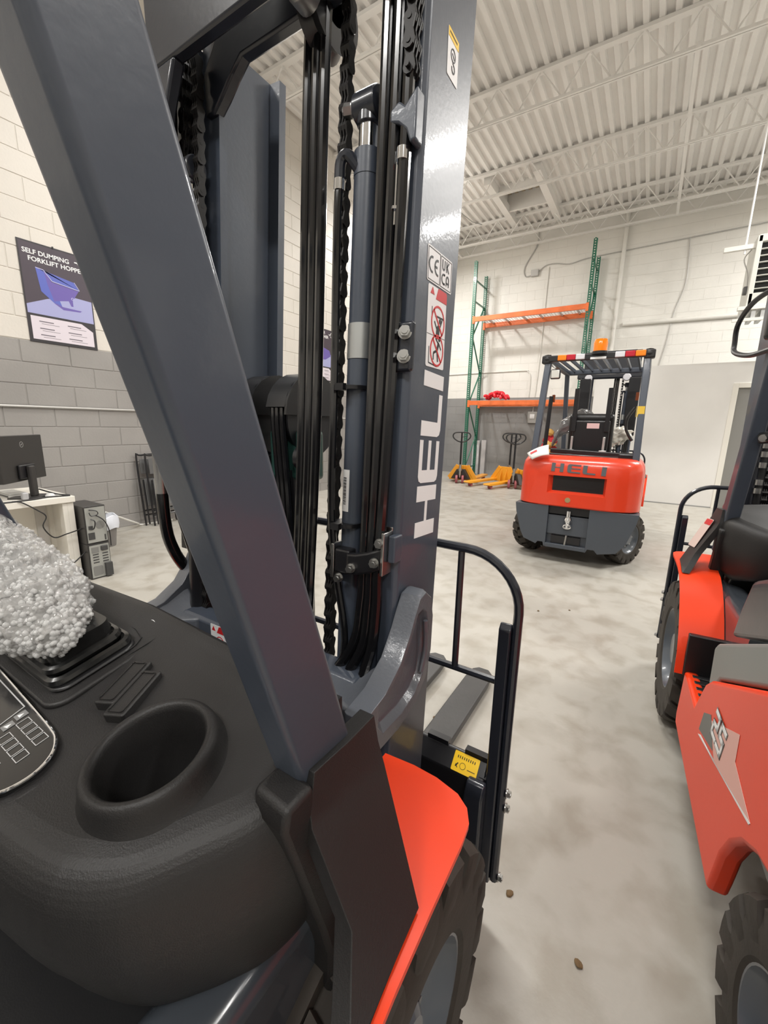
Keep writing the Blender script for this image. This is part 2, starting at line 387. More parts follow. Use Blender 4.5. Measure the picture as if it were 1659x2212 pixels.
# unit heater hanging at the right
def heater():
    h = empty('unit_heater', (1.03, 8.5, 3.2), 0, 'white louvred unit heater hanging from roof at the right edge', 'heater')
    hm = mat('heater_enamel', (.66, .66, .61), .4)
    x0, x1 = -.06, .78
    MB().box(x0, x1, 0, .6, .02, .92).build('casing', mat('heater_dark', (.012, .012, .012), .7), h, smooth=0)
    b = MB().box(x0 - .015, x0 + .05, -.06, .62, 0, .95).box(x1 - .05, x1, -.06, .62, 0, .95).box(x0, x1, -.06, .62, .86, .96).box(x0, x1, -.06, .62, 0, .18)
    b.build('frame', hm, h, bevel=.008)
    for k in range(7):
        z = .24 + k * .088
        l = MB().bar((x0 + .05, -.03, z), (x1 - .05, -.03, z), .05, .008); l.build('louvre', hm, h, smooth=0)
    for k in range(8): MB().cyl((x0 + .1 + k * .085, .03, .18), (x0 + .1 + k * .085, .03, .6), .02, 8).build('heat_tube', zinc, h)
    MB().box(-.16, x1, -.1, -.02, -.05, .0).box(-.2, x1, -.06, -.02, -.2, -.16).build('bottom_bracket', white_c, h, smooth=0)
    b = MB()
    for k in range(8): b.box(-.1 + k * .11, -.05 + k * .11, -.05, .4, -.17, -.05)
    b.build('burner_rail', galv, h, smooth=0)
    MB().box(-.12, -.04, .05, .13, .2, .31).build('gas_valve', mat('valve_grey', (.12, .12, .12), .5), h, bevel=.01)
    MB().tube(spline([(-.08, .1, .31), (-.1, .1, .5), (-.17, .1, .7), (-.1, .1, .82)], 5), .008, 6).tube(spline([(-.06, .1, .31), (-.07, .1, .55), (-.02, .1, .86)], 5), .008, 6).build('gas_line', grey_c, h)
    MB().box(-.44, -.05, -.03, .03, .80, .86).build('hanger_bracket', white_c, h, smooth=0)
    MB().cyl((-.19, 0, .74), (-.19, 0, ZC - 3.25), .013, 8).build('hanger_rod', mat('rod_white', (.9, .9, .9), .3), h)
heater()

# ------------------------------------------------------------------ pallet rack
gr = mat('rack_green', (.010, .13, .075), .4, coat=.2); orb = mat('beam_orange', (.78, .17, .045), .45, var=.15, vscale=6)
def rack():
    r = empty('pallet_rack', (-2.9, 11.4, 0), 0, 'tall pallet rack with green uprights and orange beams at the far wall', 'rack')
    def post(x, y, h):
        b = MB().box(x - .038, x - .014, y - .038, y - .034, 0, h).box(x + .014, x + .038, y - .038, y - .034, 0, h)
        b.box(x - .038, x - .034, y - .034, y + .03, 0, h).box(x + .034, x + .038, y - .034, y + .03, 0, h).box(x - .07, x + .07, y - .06, y + .06, 0, .012)
        k = 0.
        while k < h: b.box(x - .0141, x + .0141, y - .038, y - .034, k, k + .026); k += .052
        b.build('upright_post', gr, r, smooth=0)
    F, B = -.40, .40
    for x in (-1.37, 1.36):
        post(x, F, 5.47); post(x, B, 5.35)
        for a, c in ((.25, .25), (5.05, 5.05), (4.55, 4.55)):
            MB().bar((x, F + .03, a), (x, B - .03, c), .03, .03, (1, 0, 0)).build('brace', gr, r, smooth=0)
        z = .25; fl = 0
        while z < 4.5:
            z2 = min(z + .86, 4.55)
            MB().bar((x, F + .03 if not fl else B - .03, z), (x, B - .03 if not fl else F + .03, z2), .028, .028, (1, 0, 0)).build('brace', gr, r, smooth=0)
            z = z2; fl ^= 1
    for z in (4.04, 1.94):
        for y in (F - .045, B - .04):
            b = MB().box(-1.33, 1.32, y, y + .045, z, z + .115)
            for x in (-1.36, 1.32): b.box(x - .01, x + .05, y - .004, y + .05, z - .05, z + .13)
            b.build('beam', orb, r, smooth=0, bevel=.004)
        for k in range(3):
            x0 = -1.28 + k * .87; d = MB()
            for i in range(12): d.box(x0 + i * .075, x0 + i * .075 + .006, F, B, z + .112, z + .118)
            for i in range(9): d.box(x0, x0 + .83, F + .02 + i * .095, F + .026 + i * .095, z + .117, z + .123)
            w = d.build('wire_deck', galv, r, smooth=0)
            for i in (.22, .62): MB().box(x0 + i - .02, x0 + i + .02, F, B, z + .08, z + .111).build('deck_channel', galv, w, smooth=0)
rack()
random.seed(3)
b = MB()
for i in range(34):
    a, q = random.uniform(-1, 1), random.uniform(-1, 1)
    c = Vector((-3.53 + .27 * a, 11.12 + .13 * q, 2.09 + .16 * (1 - a * a) * random.uniform(.3, 1)))
    t = random.uniform(0, PI); d = Vector((math.cos(t), math.sin(t), random.uniform(-.5, .8))) * .07; e = Vector((0, 0, .05))
    b.tube(spline([c - d, c - d * .5 + e, c + d * .5 + e * .9, c + d], 3), [.012, .03, .038, .036, .036, .038, .036, .036, .03, .012], 7)
o = b.build('red_rope_bundle', mat('red_cloth', (.72, .015, .03), .5)); tag(o, 'crumpled bright red cloth bundle lying on the lower rack shelf', 'cloth bundle')
o = MB().box(-4.36, -4.16, 11.80, 11.86, 0, .98).build('white_board', mat('board_white', (.62, .61, .62), .4, var=.2, vscale=3), bevel=.004)
tag(o, 'white board on edge leaning behind left upright of rack, left of two', 'board', 'boards behind the rack')
o = MB().box(-4.09, -3.97, 11.80, 11.87, 0, 1.0).build('white_board', MATS['board_white'], bevel=.004)
tag(o, 'narrow white board leaning behind the rear rack post, right of two', 'board', 'boards behind the rack')
b = MB(); random.seed(5)
cm = [mat('bag_red', (.55, .03, .04), .6), mat('bag_tan', (.72, .42, .12), .6)]
for i in range(22):
    z = random.uniform(0, 1); c = Vector((-2.15 + random.uniform(-.16, .16) * (1.1 - .5 * z), 11.4 + random.uniform(-.1, .1), .05 + z * 1.25)); b.m = random.choice((0, 1))
    d = Vector((random.uniform(-.12, .12), random.uniform(-.05, .05), random.uniform(.02, .12)))
    b.tube(spline([c - d, c + Vector((.03, -.04, .02)), c + d], 3), [.03, .07, .09, .09, .09, .07, .03], 7)
o = b.build('strapping_bundle', cm); tag(o, 'red and tan bundle of straps behind the far red forklift', 'strap bundle')

# ------------------------------------------------------------------ pallet jacks
jy = mat('jack_orange', (.86, .36, .02), .4, coat=.2); pu = mat('pink_wheel', (.36, .09, .10), .5)
def jack(x, y, rz, label):
    st = math.atan2(-x, y) - rz
    r = empty('pallet_jack', (x, y, 0), rz, label, 'pallet jack', 'pallet jacks beside the rack')
    for s in (-1, 1):
        MB().prism([(.22, .0), (1.35, .0), (1.40, -.02), (1.35, -.05), (.22, -.05)], 'x', s * .27 - .08, s * .27 + .08).xf(lambda a, c, d: (a, c, d + .13)).build('fork', jy, r, bevel=.006)
        MB().cyl((s * .27 - .04, 1.22, .042), (s * .27 + .04, 1.22, .042), .04, 14).build('load_roller', pu, r)
        # sloping A-frame cheek plates
        MB().prism([(.16, .06), (.30, .06), (.30, .16), (.20, .42), (.15, .42)], 'x', s * .06, s * .075).build('cheek_plate', jy, r, bevel=.004)
    MB().prism([(-.34, .06), (.34, .06), (.34, .12), (.12, .43), (-.12, .43), (-.34, .12)], 'y', .20, .22).build('front_plate', jy, r, bevel=.006)
    for s in (-1, 1): MB().bar((s * .34, .21, .10), (s * .12, .21, .42), .1, .03, (0, 1, 0)).build('frame_rail', jy, r, bevel=.004)
    MB().prism([(-.24, .10), (.24, .10), (.10, .34), (-.10, .34)], 'y', .04, .16).build('pump_body', mat('jack_dark', (.03, .022, .018), .5), r, bevel=.01)
    SM = Matrix.Rotation(st, 4, 'Z')
    MB().cyl((0, .02, .14), (0, .02, .46), .03, 14).cyl((0, .02, .30), (0, .02, .36), .045, 14).build('pump_rod', zinc, r)
    for s in (-1, 1):
        w = MB().lathe([(.03, -.028), (.09, -.028), (.1, -.02), (.1, .02), (.09, .028), (.03, .028)], (s * .075, 0, .1), 'x', 20)
        w.build('steer_wheel', pu, r, M=SM)
    hb = MB().cyl((0, .02, .42), (0, -.02, 1.03), .022, 12)
    hb.build('handle_shaft', black, r, M=SM)
    loop = [(0, -.02, 1.0), (.10, -.02, 1.03), (.19, -.02, 1.10), (.205, -.02, 1.17), (.15, -.02, 1.225), (0, -.02, 1.235), (-.15, -.02, 1.225), (-.205, -.02, 1.17), (-.19, -.02, 1.10), (-.10, -.02, 1.03), (0, -.02, 1.0)]
    MB().tube(spline(loop, 4), .015, 8).build('handle_loop', black, r, M=SM)
    MB().box(-.02, .02, -.035, -.005, 1.0, 1.23).bar((0, -.02, 1.12), (.14, -.06, 1.15), .012, .012).build('control_lever', black, r, bevel=.003, M=SM)
jack(-3.83, 9.60, math.radians(4), 'orange pallet jack left of the three, just right of the grey mast')
jack(-2.85, 10.4, math.radians(165), 'orange pallet jack facing away, in the middle with its wide orange front plate showing')
jack(-2.52, 9.55, math.radians(-44), 'orange pallet jack on the right, beside the far red forklift')

# ------------------------------------------------------------------ forklifts
TILT = .056
def tl(x, y, z): return (x, y + TILT * (z - 1.38), z)
def tyre_mb(R, w, n):
    hw = w / 2; b = MB(); c = R - .022
    b.lathe([(R * .56, -hw * .86), (R * .60, -hw * .96), (R * .78, -hw * 1.0), (c - .03, -hw * .97), (c - .006, -hw * .88), (c, -hw * .5), (c, hw * .5), (c - .006, hw * .88), (c - .03, hw * .97), (R * .78, hw), (R * .60, hw * .96), (R * .56, hw * .86)], ax='x', n=56)
    p = 2 * PI / n
    for s in (-1, 1):
        for k in range(n):
            a0 = k * p + (p / 2 if s < 0 else 0)
            st = [(.02, R, .0, .80), (.42, R, .10, .90), (.80, R - .003, .30, 1.10), (1.0, R - .013, .34, 1.14), (1.02, R - .045, .36, 1.10), (1.0, R - .075, .45, .98)]
            low = [c - .01, c - .01, c - .02, c - .05, R - .07, R - .095]
            rings = []
            for (xx, rr, f0, f1), lo in zip(st, low):
                ring = []
                for rad, f in ((lo, f0), (rr, f0 + .03), (rr, (f0 + f1) / 2), (rr, f1 - .03), (lo, f1)):
                    t = a0 + f * p * .92
                    xi = xx if rad == rr else xx * .95
                    ring.append((s * hw * xi, rad * math.cos(t), rad * math.sin(t)))
                rings.append(ring)
            b.loft(rings)
    return b
WH = {}
def wheel(kind, parent, x, y, steer=0, side=1):
    R, w, n = ((.336, .195, 18) if kind == 'front' else (.268, .165, 16))
    if kind not in WH:
        t = tyre_mb(R, w, n).build('tyre', rubber, None, smooth=30)
        me = t.data; bpy.data.objects.remove(t)
        rr = R * .575; hw = w / 2
        rm = MB().lathe([(rr + .012, hw * .80), (rr + .014, hw * .9), (rr - .006, hw * .88), (rr - .018, hw * .55), (rr - .04, hw * .35), (rr * .62, hw * .30), (rr * .58, hw * .15), (rr * .42, hw * .15), (rr * .42, hw * .62), (rr * .36, hw * .72), (.0005, hw * .72)], ax='x', n=40)
        rm.lathe([(rr + .012, -hw * .85), (rr - .03, -hw * .7), (.001, -hw * .6)], ax='x', n=24)
        q = rm.build('rim', rimm); rmm = q.data; bpy.data.objects.remove(q)
        nb = MB()
        q = MB().cyl((0, 0, 0), (.012, 0, 0), .012, 12).cyl((.012, 0, 0), (.03, 0, 0), .009, 6).build('lug_nut', zinc); nm = q.data; bpy.data.objects.remove(q)
        WH[kind] = (me, rmm, nm, rr, hw)
    me, rmm, nm, rr, hw = WH[kind]
    M = Matrix.Translation((x, y, R)) @ Matrix.Rotation(steer + (PI if side < 0 else 0), 4, 'Z') @ Matrix.Rotation(random.uniform(0, 1), 4, 'X')
    t = obj(kind + '_tyre', me, parent, M)
    rim = obj('rim', rmm, t)
    for k in range(6):
        a = k * PI / 3
        obj('lug_nut', nm, t, Matrix.Translation((hw * .22, rr * .5 * math.cos(a), rr * .5 * math.sin(a))))
    return t
def mirror(p): return [(-a, b) for a, b in p][::-1]
def chain_mb(x, y, z0, z1, pitch=.0345, ax='x', w=.018):
    b = MB(); n = int((z1 - z0) / pitch); k = 0
    for i in range(n):
        z = z0 + i * pitch; h = pitch
        offs = (-w * .5, -w * .1, w * .3) if i % 2 else (-w * .3, w * .1, w * .5)
        for o in offs:
            pts = []
            for j in range(6): t = PI + PI * j / 5; pts.append((.0115 * math.cos(t), z + .0115 * math.sin(t)))
            pts += [(.0072, z + h / 2)]
            for j in range(6): t = PI * j / 5; pts.append((.0115 * math.cos(t), z + h + .0115 * math.sin(t)))
            pts += [(-.0072, z + h / 2)]
            if ax == 'x': b.prism([(y + p[0], p[1]) for p in pts], 'x', x + o - .0018, x + o + .0018)
            else: b.prism([(x + p[0], p[1]) for p in pts], 'y', y + o - .0018, y + o + .0018)
        if ax == 'x': b.cyl((x - w * .62, y, z), (x + w * .62, y, z), .0045, 8)
        else: b.cyl((x, y - w * .62, z), (x, y + w * .62, z), .0045, 8)
    return b
def cowl_mb():
    # plan outline of dash (right half), then mirrored; rings go from ridge down to the lip
    half = [(.0, -.475), (.12, -.474), (.22, -.463), (.30, -.446), (.36, -.410), (.402, -.355), (.435, -.305), (.452, -.25), (.455, -.20), (.455, -.155)]
    half = [tuple(p)[:2] for p in spline([(x, y, 0) for x, y in half], 4)]
    out = [(-x, y) for x, y in half[:0:-1]] + half
    def dz(x, y): return .955 + .23 * (y + .338) + .022 * max(0, 1 - abs(x) / .45) * max(0, min(1, (y + .28) / .12)) - .008 * max(0, abs(x) - .3) / .1
    def off(o):      # offset outline outward
        res = []
        for i, (x, y) in enumerate(out):
            k_ = min(1, max(0, (abs(x) - .25) / .14)) if o > 9 else 0
            a = out[max(i - 1, 0)]; c = out[min(i + 1, len(out) - 1)]
            t = Vector((c[0] - a[0], c[1] - a[1])).normalized(); n = Vector((t.y, -t.x))
            res.append((x + n.x * (o + .055 * k_), y + n.y * (o + .02 * k_)))
        return res
    rings = []
    CS = [(-.035, .0, 1), (-.012, -.004, 1), (.004, -.016, 1), (.012, -.036, 1), (.014, -.075, 1), (.006, -.12, .8), (-.008, -.165, .65), (-.022, -.19, .55), (-.05, -.20, .5), (-.11, -.205, .5)]
    for o, d, k in [tuple(q) for q in spline(CS, 3)]:
        rings.append([(max(-.462, min(.462, x)), y, dz(x, y) * k + (1 - k) * .955 + d * (1 + .35 * max(0, min(1, (abs(x) - .30) / .1)))) for x, y in off(o)])
    b = MB(); b.loft(rings, False, False)
    # top sheet: rows from ring 0 to the raised far lip
    top = rings[0]; n = len(top); rows = [top]
    for f in (.25, .5, .75, .9): rows.append([(p[0], p[1] + (-.185 - p[1]) * f if p[1] < -.185 else p[1], 0) for p in top])
    rows = [[(x, y, (dz(x, y) if i else z)) for x, y, z in row] for i, row in enumerate(rows)]
    far = [(p[0], max(p[1], -.185), 0) for p in rows[-1]]
    for yy, zz in ((-.176, .0), (-.166, .006), (-.158, .010), (-.150, .007), (-.146, -.010), (-.146, -.25)):
        rows.append([(x, max(yy, y) if y < -.15 else max(yy, y), dz(x, -.16) + zz) for x, y, _ in far])
    b.loft(rows, False, False)
    return b.xf(lambda x, y, z: (x if abs(x) < .2 and 0 else x * .96 + .03 * max(-1, min(1, x / .3)), -.55 + (y + .55) * .96, 1.38 - (1.38 - z) * .96))
COWL = None
def dp(x, y, h=0): return (.75 + (x - .75) * .96, -.55 + (y + .55) * .96, 1.38 - (1.38 - .955 - .23 * (y + .338) - .022 * max(0, 1 - abs(x) / .45) * max(0, min(1, (y + .28) / .12)) - h) * .96)
def dash_frame(x, y, h=0, rot=0):
    c, s_ = math.cos(rot), math.sin(rot)
    return frame(dp(x, y, h), (c, s_, .23 * s_), (-s_, c, .23 * c))
def ring2d(pts, w):     # closed flat band around a polygon
    n = len(pts); out = []
    cx = sum(p[0] for p in pts) / n; cy = sum(p[1] for p in pts) / n
    for i in range(n):
        a, b = Vector(pts[i]), Vector(pts[(i + 1) % n]); t = (b - a).normalized(); q = Vector((-t.y, t.x)) * w / 2
        if (Vector((cx, cy)) - a).dot(q) < 0: q = -q
        out.append([tuple(a), tuple(b), tuple(b + 2 * q - t * w), tuple(a + 2 * q + t * w)])
    return out
def circ(cx, cy, r, n=24): return [(cx + r * math.cos(2 * PI * k / n), cy + r * math.sin(2 * PI * k / n)) for k in range(n)]
def annulus(cx, cy, r0, r1, n=24):
    a, b = circ(cx, cy, r0, n), circ(cx, cy, r1, n)
    return [[a[k], a[(k + 1) % n], b[(k + 1) % n], b[k]] for k in range(n)]
def seg2(a, b, w):
    a, b = Vector(a), Vector(b); t = (b - a).normalized(); q = Vector((-t.y, t.x)) * w / 2
    return [tuple(a - q), tuple(b - q), tuple(b + q), tuple(a + q)]
def arc2(cx, cy, r, a0, a1, w, n=8):
    out = []
    for k in range(n):
        t0 = math.radians(a0 + (a1 - a0) * k / n); t1 = math.radians(a0 + (a1 - a0) * (k + 1) / n)
        out.append([(cx + (r + d) * math.cos(t), cy + (r + d) * math.sin(t)) for t, d in ((t0, -w / 2), (t0, w / 2), (t1, w / 2), (t1, -w / 2))])
    return out
def details_near(r, cowl):
    X = .3402
    def mf(y, z, e=0.): return frame(tl(X + e, y, z), (0, 1, 0), (0, TILT, 1))
    # maker's lettering, reading upwards
    hp = flat(heli_polys(((0, .115), (.122, .215), (.224, .317), (.327, .358)), .096))
    hp.build('lettering', whitep, r, smooth=0, M=frame(tl(X, .341, 1.13), (0, TILT, 1), (0, -1, TILT)))
    # paired conformity sticker
    st = flat([rrect(0, .117, 0, .064, .004)]).build('conformity_sticker', whitep, r, smooth=0, M=mf(.229, 1.662))
    g = ring2d(rrect(.003, .057, .003, .061, .002), .0009) + ring2d(rrect(.060, .114, .003, .061, .002), .0009)
    g += arc2(.021, .032, .0135, 80, 280, .004, 12) + arc2(.046, .032, .0135, 80, 280, .004, 12) + [seg2((.033, .032), (.044, .032), .004)]
    # U K / C A drawn with strokes
    g += [seg2((.069, .056), (.069, .043), .0035), seg2((.080, .056), (.080, .043), .0035)] + arc2(.0745, .043, .0055, 180, 360, .0035, 6)
    g += [seg2((.089, .0565), (.089, .0365), .0035), seg2((.089, .046), (.1, .0565), .0035), seg2((.091, .048), (.1, .0365), .0035)]
    g += arc2(.076, .020, .009, 60, 300, .0035, 8) + [seg2((.076, .029), (.082, .029), .0035), seg2((.076, .011), (.082, .011), .0035)]
    g += [seg2((.089, .010), (.089, .024), .0035), seg2((.101, .010), (.101, .024), .0035), seg2((.089, .016), (.101, .016), .003)] + arc2(.095, .023, .006, 0, 180, .0035, 6)
    flat(g, .0006).build('sticker_print', blackp, st, smooth=0, M=Matrix.Translation((0, 0, .0008)))
    # danger sticker
    w = flat([rrect(0, .088, 0, .157, .005)]).build('danger_sticker', whitep, r, smooth=0, M=mf(.246, 1.501))
    T = Matrix.Translation((0, 0, .0008))
    rp = [[(.036, .135), (.088, .135), (.088, .153), (.084, .157), (.046, .157)], [(.010, .141), (.028, .141), (.019, .154)]]
    for cy_ in (.092, .036): rp += annulus(.050, cy_, .0285, .0325, 28) + [seg2((.028, cy_ + .022), (.072, cy_ - .022), .0045)]
    flat(rp, .0007).build('sticker_print', redp, w, smooth=0, M=T)
    bp = [seg2((.020, .118), (.020, .095), .0022), seg2((.036, .103), (.080, .103), .0035), [(.042, .066), (.058, .066), (.060, .082), (.052, .088), (.044, .082)], circ(.060, .096, .0055, 12), seg2((.044, .080), (.033, .092), .004), seg2((.058, .080), (.070, .100), .004)]
    bp += [seg2((.012, .040), (.012, .008), .0022), seg2((.012, .008), (.052, .004), .0022), circ(.060, .060, .005, 12), seg2((.058, .053), (.050, .036), .008), seg2((.050, .036), (.034, .030), .005), seg2((.034, .030), (.034, .016), .004), seg2((.051, .036), (.056, .014), .005), seg2((.056, .051), (.042, .060), .0035), seg2((.060, .050), (.070, .040), .0035)]
    bp += [seg2((.0, .064), (.088, .064), .0006), seg2((.015, .146), (.015, .1462), .001)]
    flat(bp, .0005).build('sticker_figure', blackp, w, smooth=0, M=T)
    # lifting point sticker
    h = flat([rrect(0, .048, 0, .075, .003)]).build('hook_sticker', whitep, r, smooth=0, M=mf(.257, 2.030))
    flat([[(.001, .060), (.047, .060), (.047, .074), (.001, .074)]], .0006).build('sticker_band', yellowp, h, smooth=0, M=T)
    g = annulus(.024, .040, .009, .0105, 20) + arc2(.026, .020, .0065, -190, 90, .0026, 10) + [seg2((.024, .030), (.025, .027), .003), seg2((.02, .042), (.03, .036), .0012)]
    g += [seg2((.006 + i * .0022, .066), (.006 + i * .0022, .0695), .0012) for i in range(16)]
    flat(g, .0009).build('sticker_print', blackp, h, smooth=0, M=T)
    # bar code on the cylinder
    bc = MB(); bb = MB(); cx, cy_, R = .207, .2, .0266
    def cp(t, z, R=R): t = math.radians(t); return tl(cx + R * math.cos(t), cy_ + R * math.sin(t), z)
    for k in range(8):
        t0, t1 = -142 + k * 7.5, -142 + (k + 1) * 7.5
        bc.add([cp(t0, 1.19), cp(t1, 1.19), cp(t1, 1.282), cp(t0, 1.282)], [(0, 1, 2, 3)])
    random.seed(11); z = 1.205
    while z < 1.265:
        hgt = random.choice((.0008, .0012, .002)); t0, t1 = -122, -98
        bb.add([cp(t0, z, R + .0002), cp((t0 + t1) / 2, z, R + .0003), cp(t1, z, R + .0002), cp(t1, z + hgt, R + .0002), cp((t0 + t1) / 2, z + hgt, R + .0003), cp(t0, z + hgt, R + .0002)], [(0, 1, 4, 5), (1, 2, 3, 4)]); z += hgt + random.choice((.0008, .0014))
    o = bc.build('barcode_label', whitep, r); bb.build('barcode_print', blackp, o)
    # clamp for the hose run
    c = MB().box(.196, .236, .148, .178, 1.058, 1.112)
    rings = []
    for x, y, z in ((.228, .150, 1.085), (.236, .140, 1.085), (.262, .136, 1.090), (.290, .138, 1.098), (.318, .148, 1.108)):
        rings.append([(x, y, z - .023), (x, y + .018, z - .023), (x, y + .018, z + .023), (x, y, z + .023)])
    c.loft(rings)
    cl = c.xf(tl).build('hose_clamp', black, r, bevel=.005, seg=3)
    MB().box(.188, .196, .146, .185, 1.045, 1.122).xf(tl).build('clamp_plate', zinc, cl, bevel=.0015)
    MB().box(.318, .325, .144, .185, 1.075, 1.165).box(.296, .325, .176, .182, 1.120, 1.172).xf(tl).build('clamp_plate', zinc, cl, bevel=.0015)
    MB().box(.325, .343, .160, .190, 1.10, 1.158).xf(tl).build('clamp_bracket', navy, cl, bevel=.004)
    for p in ((.252, .136, 1.082), (.306, .142, 1.102), (.213, .146, 1.050), (.312, .150, 1.142)): MB().hexbolt(p, (.25, -1, .05), .0085, .010).xf(tl).build('clamp_bolt', zinc, cl)
    # bolted plate on the rail and ring bracket above
    pb = MB().box(.300, .352, .164, .180, 1.480, 1.572).xf(tl).build('rail_plate', navyd, r, bevel=.006)
    for z in (1.550, 1.507): MB().hexbolt((.336, .164, z), (.45, -1, .1), .0105, .012).xf(tl).build('plate_bolt', zinc, pb)
    rb = MB().prism([(.288, 1.925), (.305, 1.935), (.318, 1.925), (.341, 1.948), (.341, 1.866), (.331, 1.862), (.322, 1.885), (.305, 1.900), (.288, 1.905)], 'y', .150, .180).xf(tl).build('cylinder_bracket', navy, r, bevel=.004)
    MB().cyl((.314, .158, 1.862), (.314, .158, 1.842), .011, 16).cyl((.302, .16, 1.85), (.302, .16, 1.74), .0035, 8).cyl((.302, .16, 1.77), (.302, .16, 1.765), .009, 6).xf(tl).build('bracket_pin', chrome, rb)
    # fitting outside the left rail
    f = MB().cyl((-.405, .10, 1.175), (-.405, .10, 1.30), .017, 18).build('hose_ferrule', zinc, r)
    MB().tube(spline([(-.405, .10, 1.178), (-.402, .104, 1.05), (-.385, .130, .96), (-.355, .18, .88)], 5), .0165, 12).build('tilt_hose', hosem, f)
    MB().tube(spline([(-.375, .12, 1.30), (-.372, .13, 1.10), (-.36, .18, .92)], 5), .010, 10).build('tilt_hose', hosem, f)
    # sticker on the lower cross member
    q = flat([rrect(0, .075, 0, .060, .003)]).build('danger_sticker', whitep, r, smooth=0, M=frame((-.168, .0642, .797), (1, 0, 0), (0, 0, 1)))
    flat([[(.026, .040), (.074, .040), (.074, .059), (.036, .059)], [(.006, .043), (.020, .043), (.013, .056)]] + annulus(.037, .016, .013, .0155, 20), .0006).build('sticker_print', redp, q, smooth=0, M=T)
    # yellow sticker on the carriage
    q = flat([rrect(0, .072, 0, .050, .003)]).build('pinch_sticker', yellowp, r, smooth=0, M=frame((.402, .3815, .4515), (1, 0, 0), (0, .040, .040)))
    g = annulus(.030, .018, .0075, .0085, 16) + [seg2((.010, .012), (.016, .022), .003), seg2((.016, .010), (.010, .018), .002)] + [seg2((.044, .014), (.066, .014), .0016)] + [seg2((.012 + i * .006, .034), (.012 + i * .006, .041), .0022) for i in range(9)]
    flat(g, .0005).build('sticker_print', blackp, q, smooth=0, M=T)
    # ---------------------------------------------------------------- dash
    bm = bmesh.new(); bm.from_mesh(cowl.data)
    C = Vector((.298, -.338, 1.002)); nrm = Vector((0, -.2079, .9781))
    near_e = list({e for f_ in bm.faces if (f_.calc_center_median() - C).length < .22 for e in f_.edges})
    bmesh.ops.subdivide_edges(bm, edges=near_e, cuts=7, use_grid_fill=True)
    kill = [f_ for f_ in bm.faces if ((f_.calc_center_median() - C) - nrm * (f_.calc_center_median() - C).dot(nrm)).length < .072 and abs((f_.calc_center_median() - C).dot(nrm)) < .09]
    bmesh.ops.delete(bm, geom=kill, context='FACES')
    me = bpy.data.meshes.new('dash_cowl'); bm.to_mesh(me); bm.free(); me.materials.append(plastic)
    me.polygons.foreach_set('use_smooth', [True] * len(me.polygons)); me.set_sharp_from_angle(angle=math.radians(60)); cowl.data = me
    cup = MB().lathe([(.104, -.050), (.094, -.042), (.085, -.033), (.079, -.020), (.0765, -.010), (.074, -.003), (.070, .0), (.066, .0005), (.062, -.003), (.0600, -.010), (.057, -.05), (.052, -.125), (.048, -.13), (.0005, -.131)], n=64)
    cup.build('cup_holder', plastic, cowl, smooth=50, M=frame(tuple(C), (1, 0, 0), (0, .9781, .2079)))
    # display panel
    outl = [(-.36, -.352), (-.20, -.357), (.0, -.365), (.099, -.370), (.127, -.375), (.148, -.388), (.158, -.410), (.151, -.436), (.130, -.455), (.09, -.468), (.0, -.472), (-.36, -.475)]
    dpn = MB(); dpn.loft([[dp(x, y, -.004) for x, y in outl], [dp(x, y, .008) for x, y in outl]])
    dpan = dpn.build('display_panel', mat('gloss_black', (.012, .012, .013), .16, coat=.6), cowl, smooth=0)
    MB().tube(spline([dp(x, y, .008) for x, y in outl[:11]], 4), .0022, 8).build('display_trim', chrome, dpan)
    lines = ring2d([(-.15, -.405), (.020, -.405), (.012, -.371), (-.15, -.367)], .0016)
    def rr(x, y, w, h_, tw=.0009): return ring2d([(x, y), (x + w, y), (x + w, y + h_), (x, y + h_)], tw)
    for i in range(4): lines += rr(.041 + i * .0182, -.392, .0158, .0155)
    for i in range(4): lines += rr(.048 + i * .0182, -.4155, .0158, .0150)
    for i in range(5): lines += rr(.010 + i * .0182, -.440, .0158, .0150)
    T2 = frame(dp(0, -.40, .0084), (1, 0, 0), (0, 1, .23)) @ Matrix.Scale(.96, 4) @ Matrix.Translation((0, .40 * math.hypot(1, .23), 0)) if 1 else frame(dp(0, 0, .0042), (1, 0, 0), (0, 1, .23)) @ Matrix.Scale(.96, 4)
    def to_plane(polys): return [[(x, (y) * math.hypot(1, .23)) for x, y in p] for p in polys]
    flat(to_plane(lines), .0005).build('display_print', mat('print_silver', (.5, .5, .5), .4), dpan, smooth=0, M=T2)
    flat(to_plane([[(.020, -.388), (.034, -.388), (.034, -.3735), (.020, -.3735)], [(.026, -.405), (.039, -.405), (.039, -.391), (.026, -.391)]]), .0006).build('display_key', mat('key_grey', (.22, .22, .22), .3), dpan, smooth=0, M=T2)
    flat(to_plane([[(.029, -.402), (.037, -.400), (.033, -.394)], [(.023, -.384), (.031, -.384), (.027, -.377)]]), .0009).build('key_arrow', whitep, dpan, smooth=0, M=T2)
    # two rocker switches
    for x, y in ((.112, -.274), (.148, -.279)):
        F = dash_frame(x, y, 0, math.radians(22))
        sw = MB().prism(rrect(-.0165, .0165, -.041, .041, .004, 3), 'z', -.02, .014).build('rocker_switch', plastic, cowl, bevel=.002, M=F)
        b = MB()
        for q in ring2d(rrect(-.0120, .0120, -.036, .036, .003, 2), .002): b.prism(q, 'z', .014, .0155)
        b.build('switch_rim', plastic, sw, smooth=0)
    # lever boot with bellows and base plate
    F = dash_frame(-.165, -.270, 0, 0)
    bp_ = MB().prism(rrect(-.235, .215, -.085, .078, .030, 6), 'z', -.01, .006).build('boot_plate', plastic, cowl, bevel=.004, seg=3, M=F)
    MB().prism(rrect(-.225, .195, -.068, .058, .024, 6), 'z', .006, .012).build('boot_flange', plastic2, bp_, bevel=.004, seg=2)
    bl = MB()
